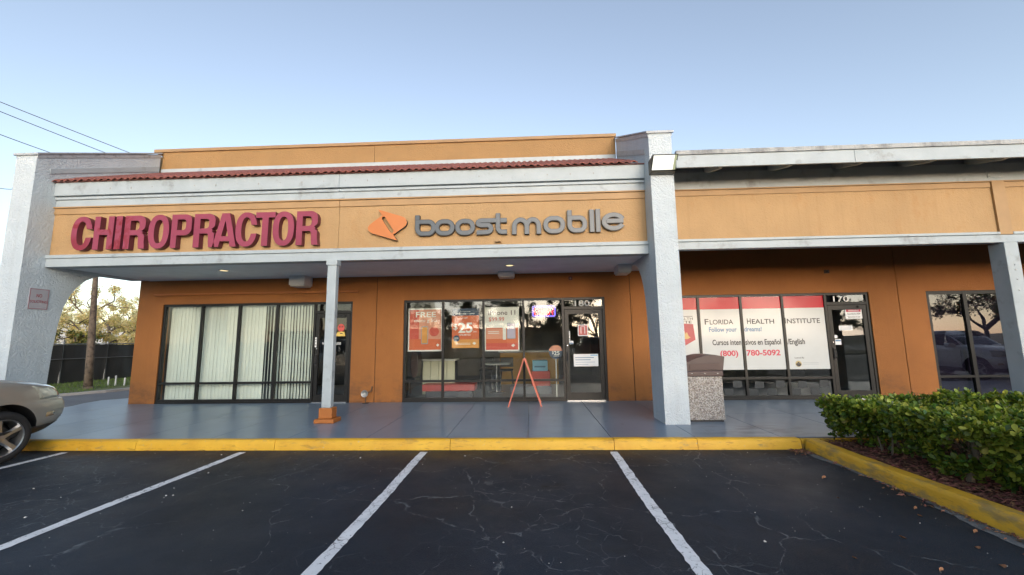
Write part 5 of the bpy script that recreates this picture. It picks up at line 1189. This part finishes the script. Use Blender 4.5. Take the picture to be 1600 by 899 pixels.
def make_car(loc, pm_, lab, cat='car', name='parked_car'):
    root = empty(name, (0, 0, 0), lab, cat)
    def D(fn): return lambda t, v, o=0.: fn(t, v, o)
    ths = [2*pi*(i+.5)/128 for i in range(128)]
    body = put('body', loft(lambda t, v: body_pt(t, v), [i*.5 for i in range(2*len(RINGS)-1)], ths), pm_, root, smooth=True)
    # wheel arches cut from the body
    cut = MB()
    for y in (WHY, WTY):
        for s_ in (-1, 1):
            x0, x1 = (.55, 1.2) if s_ > 0 else (-1.2, -.55); n = 40
            ring_ = [(y+.435*cos(2*pi*k/n), .365+.435*sin(2*pi*k/n)) for k in range(n)]; cut.prism(ring_, 'x', x0, x1)
    co = put('cutter', cut, trim_m, None); body.data.materials.append(trim_m)
    co.data.polygons.foreach_set('material_index', [0]*len(co.data.polygons))
    bo = body.modifiers.new('arch', 'BOOLEAN'); bo.operation = 'DIFFERENCE'; bo.object = co; bo.solver = 'EXACT'; bo.material_mode = 'TRANSFER'
    dg = bpy.context.evaluated_depsgraph_get(); me = bpy.data.meshes.new_from_object(body.evaluated_get(dg)); body.modifiers.clear(); body.data = me; bpy.data.objects.remove(co)
    me.polygons.foreach_set('use_smooth', [True]*len(me.polygons)); me.set_sharp_from_angle(angle=radians(38))
    cab = put('cabin', loft(lambda t, v: body_pt(t, v, 0, CAB, 3.6, .3), [0, .5, 1, 1.5, 2, 2.5, 3, 3.5, 4, 4.5, 5], ths), pm_, root, smooth=True)
    cf = lambda t, v, o=0.: body_pt(t, v, o, CAB, 3.6, .3)
    put('windscreen', patch(cf, radians(52), radians(128), .95, 2.85, 14, 6), cglass, root, smooth=True)
    put('rear_window', patch(cf, radians(238), radians(302), 1.1, 2.8, 12, 5), cglass, root, smooth=True)
    for a0, a1 in ((3, 40), (-24, 1), (-52, -27)):
        put('side_window', patch(cf, radians(a0), radians(a1), 1.0, 2.75, 8, 5), cglass, root, smooth=True)
        put('side_window', patch(cf, radians(180-a1), radians(180-a0), 1.0, 2.75, 8, 5), cglass, root, smooth=True)
    bf = lambda t, v, o=0.: body_pt(t, v, o)
    for s_ in (0, 1):
        f = (lambda a: radians(a)) if not s_ else (lambda a: radians(180-a))
        a, b = sorted((f(33), f(62))); put('headlight', patch(bf, a, b, 7.25, 9.85, 10, 6), lamp_c, root, smooth=True)
        a, b = sorted((f(30), f(34))); pass
        a, b = sorted((f(35), f(42))); put('side_marker', patch(bf, a, b, 3.25, 3.9, 3, 2), amber, root, smooth=True)
        a, b = sorted((f(56), f(66))); put('fog_lamp', patch(bf, a, b, 1.6, 2.7, 4, 3), lamp_c, root, smooth=True)
        a, b = sorted((f(-38), f(-62))); put('tail_light', patch(bf, a, b, 6.5, 9.7, 6, 5), tail_m, root, smooth=True)
    put('lower_lip', patch(bf, radians(14), radians(166), .1, 2.05, 60, 6, .014), trim_m, root, smooth=True)
    put('rear_valance', patch(bf, radians(196), radians(344), .2, 1.6, 40, 4, .010), trim_m, root, smooth=True)
    put('grille', patch(bf, radians(70), radians(110), 7.4, 9.3, 14, 6, .010), trim_m, root, smooth=True)
    put('number_plate', MB().box(-.16, .16, 2.51, 2.525, .46, .62), plate_m, root, bevel=.004)
    for z0 in (.30,):
        for s_ in (-1, 1): put('sill_trim', MB().box(min(s_*.80, s_*.905), max(s_*.80, s_*.905), -.86, .93, z0-.03, z0+.10), trim_m, root, bevel=.02)
    for s_ in (-1, 1):
        mr = put('mirror', MB().prism(supell(s_*1.0, 1.16, .11, .075, 2.8, 16), 'y', .66, .80).box(min(s_*.84, s_*.92), max(s_*.84, s_*.92), .70, .76, 1.10, 1.14), pm_, root, smooth=True, sharp=40)
        for y in (.20, -.80): put('door_handle', MB().box(min(s_*.914, s_*.945), max(s_*.914, s_*.945), y-.10, y+.08, .90, .925), pm_, root, bevel=.006)
        gaps = MB()
        for y in (.98, -.05, -.98): gaps.box(min(s_*.905, s_*.9285), max(s_*.905, s_*.9285), y-.003, y+.003, .36, 1.0)
        put('door_gap', gaps, trim_m, root, kind='stuff')
    for y in (WHY, WTY):
        for s_ in (-1, 1):
            xo = s_*.905; c = (xo, y, WR_)
            P_ = [(.245, -.21), (.30, -.215), (.335, -.20), (.352, -.165), (.355, -.11), (.352, -.055), (.335, -.018), (.30, 0), (.262, -.004), (.247, -.018)]
            wl = put('wheel', MB().lathe([(r, s_*h_) for r, h_ in P_], c, 'x', 40), tyre_m, root, smooth=True)
            rim = MB().lathe([(r, s_*h_) for r, h_ in ((.249, -.012), (.245, -.004), (.232, -.010), (.222, -.05), (.215, -.17))], c, 'x', 40)
            rim.lathe([(r, s_*h_) for r, h_ in ((0, -.020), (.030, -.022), (.058, -.030), (.066, -.05), (.066, -.09))], c, 'x', 20)
            for k in range(5):
                a = 2*pi*k/5+.47; ca, sa = cos(a), sin(a)
                def P3(r, t, h_): return (c[0]+s_*h_, y+ca*r-sa*t, WR_+sa*r+ca*t)
                V = []
                for r, hw, h_ in ((.045, .046, -.028), (.13, .034, -.020), (.235, .047, -.012)): V += [P3(r, -hw, h_-.03), P3(r, -hw*.55, h_), P3(r, hw*.55, h_), P3(r, hw, h_-.03)]
                fs = []
                for i in range(2):
                    for j in range(3): fs.append((i*4+j, i*4+j+1, i*4+j+5, i*4+j+4))
                rim.add(V, fs)
            put('rim', rim, alloy, wl, smooth=True, sharp=30)
            put('brake_disc', MB().lathe([(0, -s_*.09), (.15, -s_*.09), (.15, -s_*.10), (0, -s_*.10)], c, 'x', 24), M("brake_steel", (.12, .11, .10), rough=.4, metal=.7), wl)
            put('wheel_liner', MB().lathe([(0, -s_*.20), (.24, -s_*.20)], c, 'x', 20), black, wl)
    root.location = loc; WP[root.name] = Vector(loc); return root
def car_copy(src, loc, rz, pm_, old, lab, cat='car'):
    def rec(o, par):
        c = o.copy(); COL.objects.link(c); c.parent = par; WP[c.name] = Vector(loc)
        if c.type == 'MESH':
            for sl_ in c.material_slots:
                if sl_.material == old: sl_.link = 'OBJECT'; sl_.material = pm_
        for ch in o.children: rec(ch, c)
        return c
    r = rec(src, None); r.location = loc; r.rotation_euler = (0, 0, rz); r['label'] = lab; r['category'] = cat; return r
beige = paint("champagne_beige_paint", (.35, .33, .285))
CAR = make_car((-8.045, 3.885, 0), beige, 'beige champagne SUV nosing over yellow kerb at left edge')

# ================================================================== ACROSS THE CAR PARK (seen in the glass)
for x, y, rz, col, nm, lab in ((15.9, 3.6, 0, (.62, .63, .64), 'white_paint_car', 'white SUV parked beyond planter, mirrored in far right tinted window'), (4.3, -10.3, pi, (.16, .012, .018), 'dark_red_paint', 'dark red SUV parked across the car park, mirrored in door 180'),
    (-6.2, -10.4, pi, (.05, .055, .07), 'dark_blue_paint', 'dark blue SUV parked across the car park'), (-14.4, -10.2, 0, (.45, .46, .47), 'silver_paint', 'silver SUV parked across the car park'), (12.5, -10.3, pi, (.03, .03, .032), 'black_paint', 'black SUV parked across the car park'), (21., 3.5, 0, (.20, .21, .23), 'grey_paint', 'grey SUV parked beyond the white SUV')):
    car_copy(CAR, (x, y, 0), rz, paint(nm, col), beige, lab)
put('island_verge', MB().box(-40, 40, -19.5, -14.2, -.01, .10), M("island_soil", (.12, .11, .06), rough=.95, var=.4, vs=2), kind='structure')
tree('car_park_tree', (-.45, -16.2, .05), 9.5, .30, .46, lo, bark2, 'spreading dark oak with forked trunk across the car park', 11000, .16, 31, .62, 5, trunk_h=.17)
tree('car_park_tree', (-4.6, -17.2, .05), 8.6, .22, .55, lo, bark2, 'added dense dark tree left of the oak, covering bright sky in the glass', 9000, .16, 62, .58, 4, trunk_h=.18)  # added to cover reflected sky glare in the central panes
tree('car_park_tree', (6.6, -17.5, .05), 8.5, .22, .55, lo, bark2, 'russet leaved tree across the car park right of the oak', 5200, .16, 33, .55, 4, trunk_h=.2)
tree('car_park_tree', (14.5, -16.4, .05), 8.8, .24, .5, lo, bark2, 'dense dark tree across the car park opposite door 170', 5200, .16, 36, .55, 4, trunk_h=.2)
tree('car_park_tree', (23.5, -15.5, .05), 8, .24, .5, lo, bark2, 'dark tree farthest right across the car park', 5200, .16, 39, .55, 4, trunk_h=.2)
tree('car_park_tree', (37, -15, .05), 9.5, .26, .55, lo, bark2, 'broad dark tree across the car park beyond the farthest right tree', 6000, .17, 47, .6, 5, trunk_h=.18)
tree('car_park_tree', (44, -18, .05), 9, .26, .55, lo, bark2, 'dark tree at the far right end of the car park verge', 5200, .17, 48, .6, 5, trunk_h=.18)
tree('car_park_tree', (-9, -18, .05), 6.5, .18, .45, lg, bark2, 'olive leaved tree across the car park left of the oak', 3600, .15, 41, .55, 4, trunk_h=.22)
# palm
pr = empty('palm_tree', (-18.6, -15, .05), 'tall palm with smooth brown trunk across the car park', 'palm tree')
put('trunk', MB().tube([(-18.6, -15, 0), (-18.5, -15, 2), (-18.3, -15, 4.2), (-18.2, -15, 6.4)], [.24, .17, .15, .16], 10), M("palm_trunk", (.24, .15, .09), rough=.9, var=.2, vs=8, bump=.6, bs=12, bd=.03), pr, smooth=True)
mb = MB(); R = random.Random(3)
for i in range(26):
    a = i*2.4; el = R.uniform(-.3, 1.1); path = []
    for k in range(7): t = k/6; path.append(Vector((-18.2, -15, 6.4))+Vector((cos(a)*t*1.9*cos(el*(1-t*.3)), sin(a)*t*1.9*cos(el*(1-t*.3)), 1.9*t*sin(el)-1.1*t*t)))
    for p, q in zip(path, path[1:]):
        d = (q-p); s_ = Vector((-sin(a), cos(a), 0))
        for sg_ in (-1, 1):
            for u in (0, .33, .66): o_ = p+d*u; mb.add([o_, o_+d*.25, o_+s_*sg_*.38+d*.8-Vector((0, 0, .16))], [(0,1,2)])
put('fronds', mb, leaf_mat("palm_frond", (.10, .13, .035), .5, .3, .3), pr, kind='stuff')
# low sunlit shops opposite
ob = empty('opposite_shops', (-6, -52, 0), 'long low sunlit shop row across the road behind the car park', 'building')
box('wall', -46, 10, -60, -50, 0, 2.9, M("buff_wall", (.55, .42, .28), rough=.8), ob); box('roof_band', -46.3, 10.3, -60.3, -49.7, 2.91, 3.5, M("terracotta_band", (.42, .20, .10), rough=.8), ob)
for k in range(9): box('shop_front', -44+6*k, -40+6*k, -49.99, -49.93, .3, 2.4, M("opposite_glass", (.04, .05, .06), rough=.08), ob)
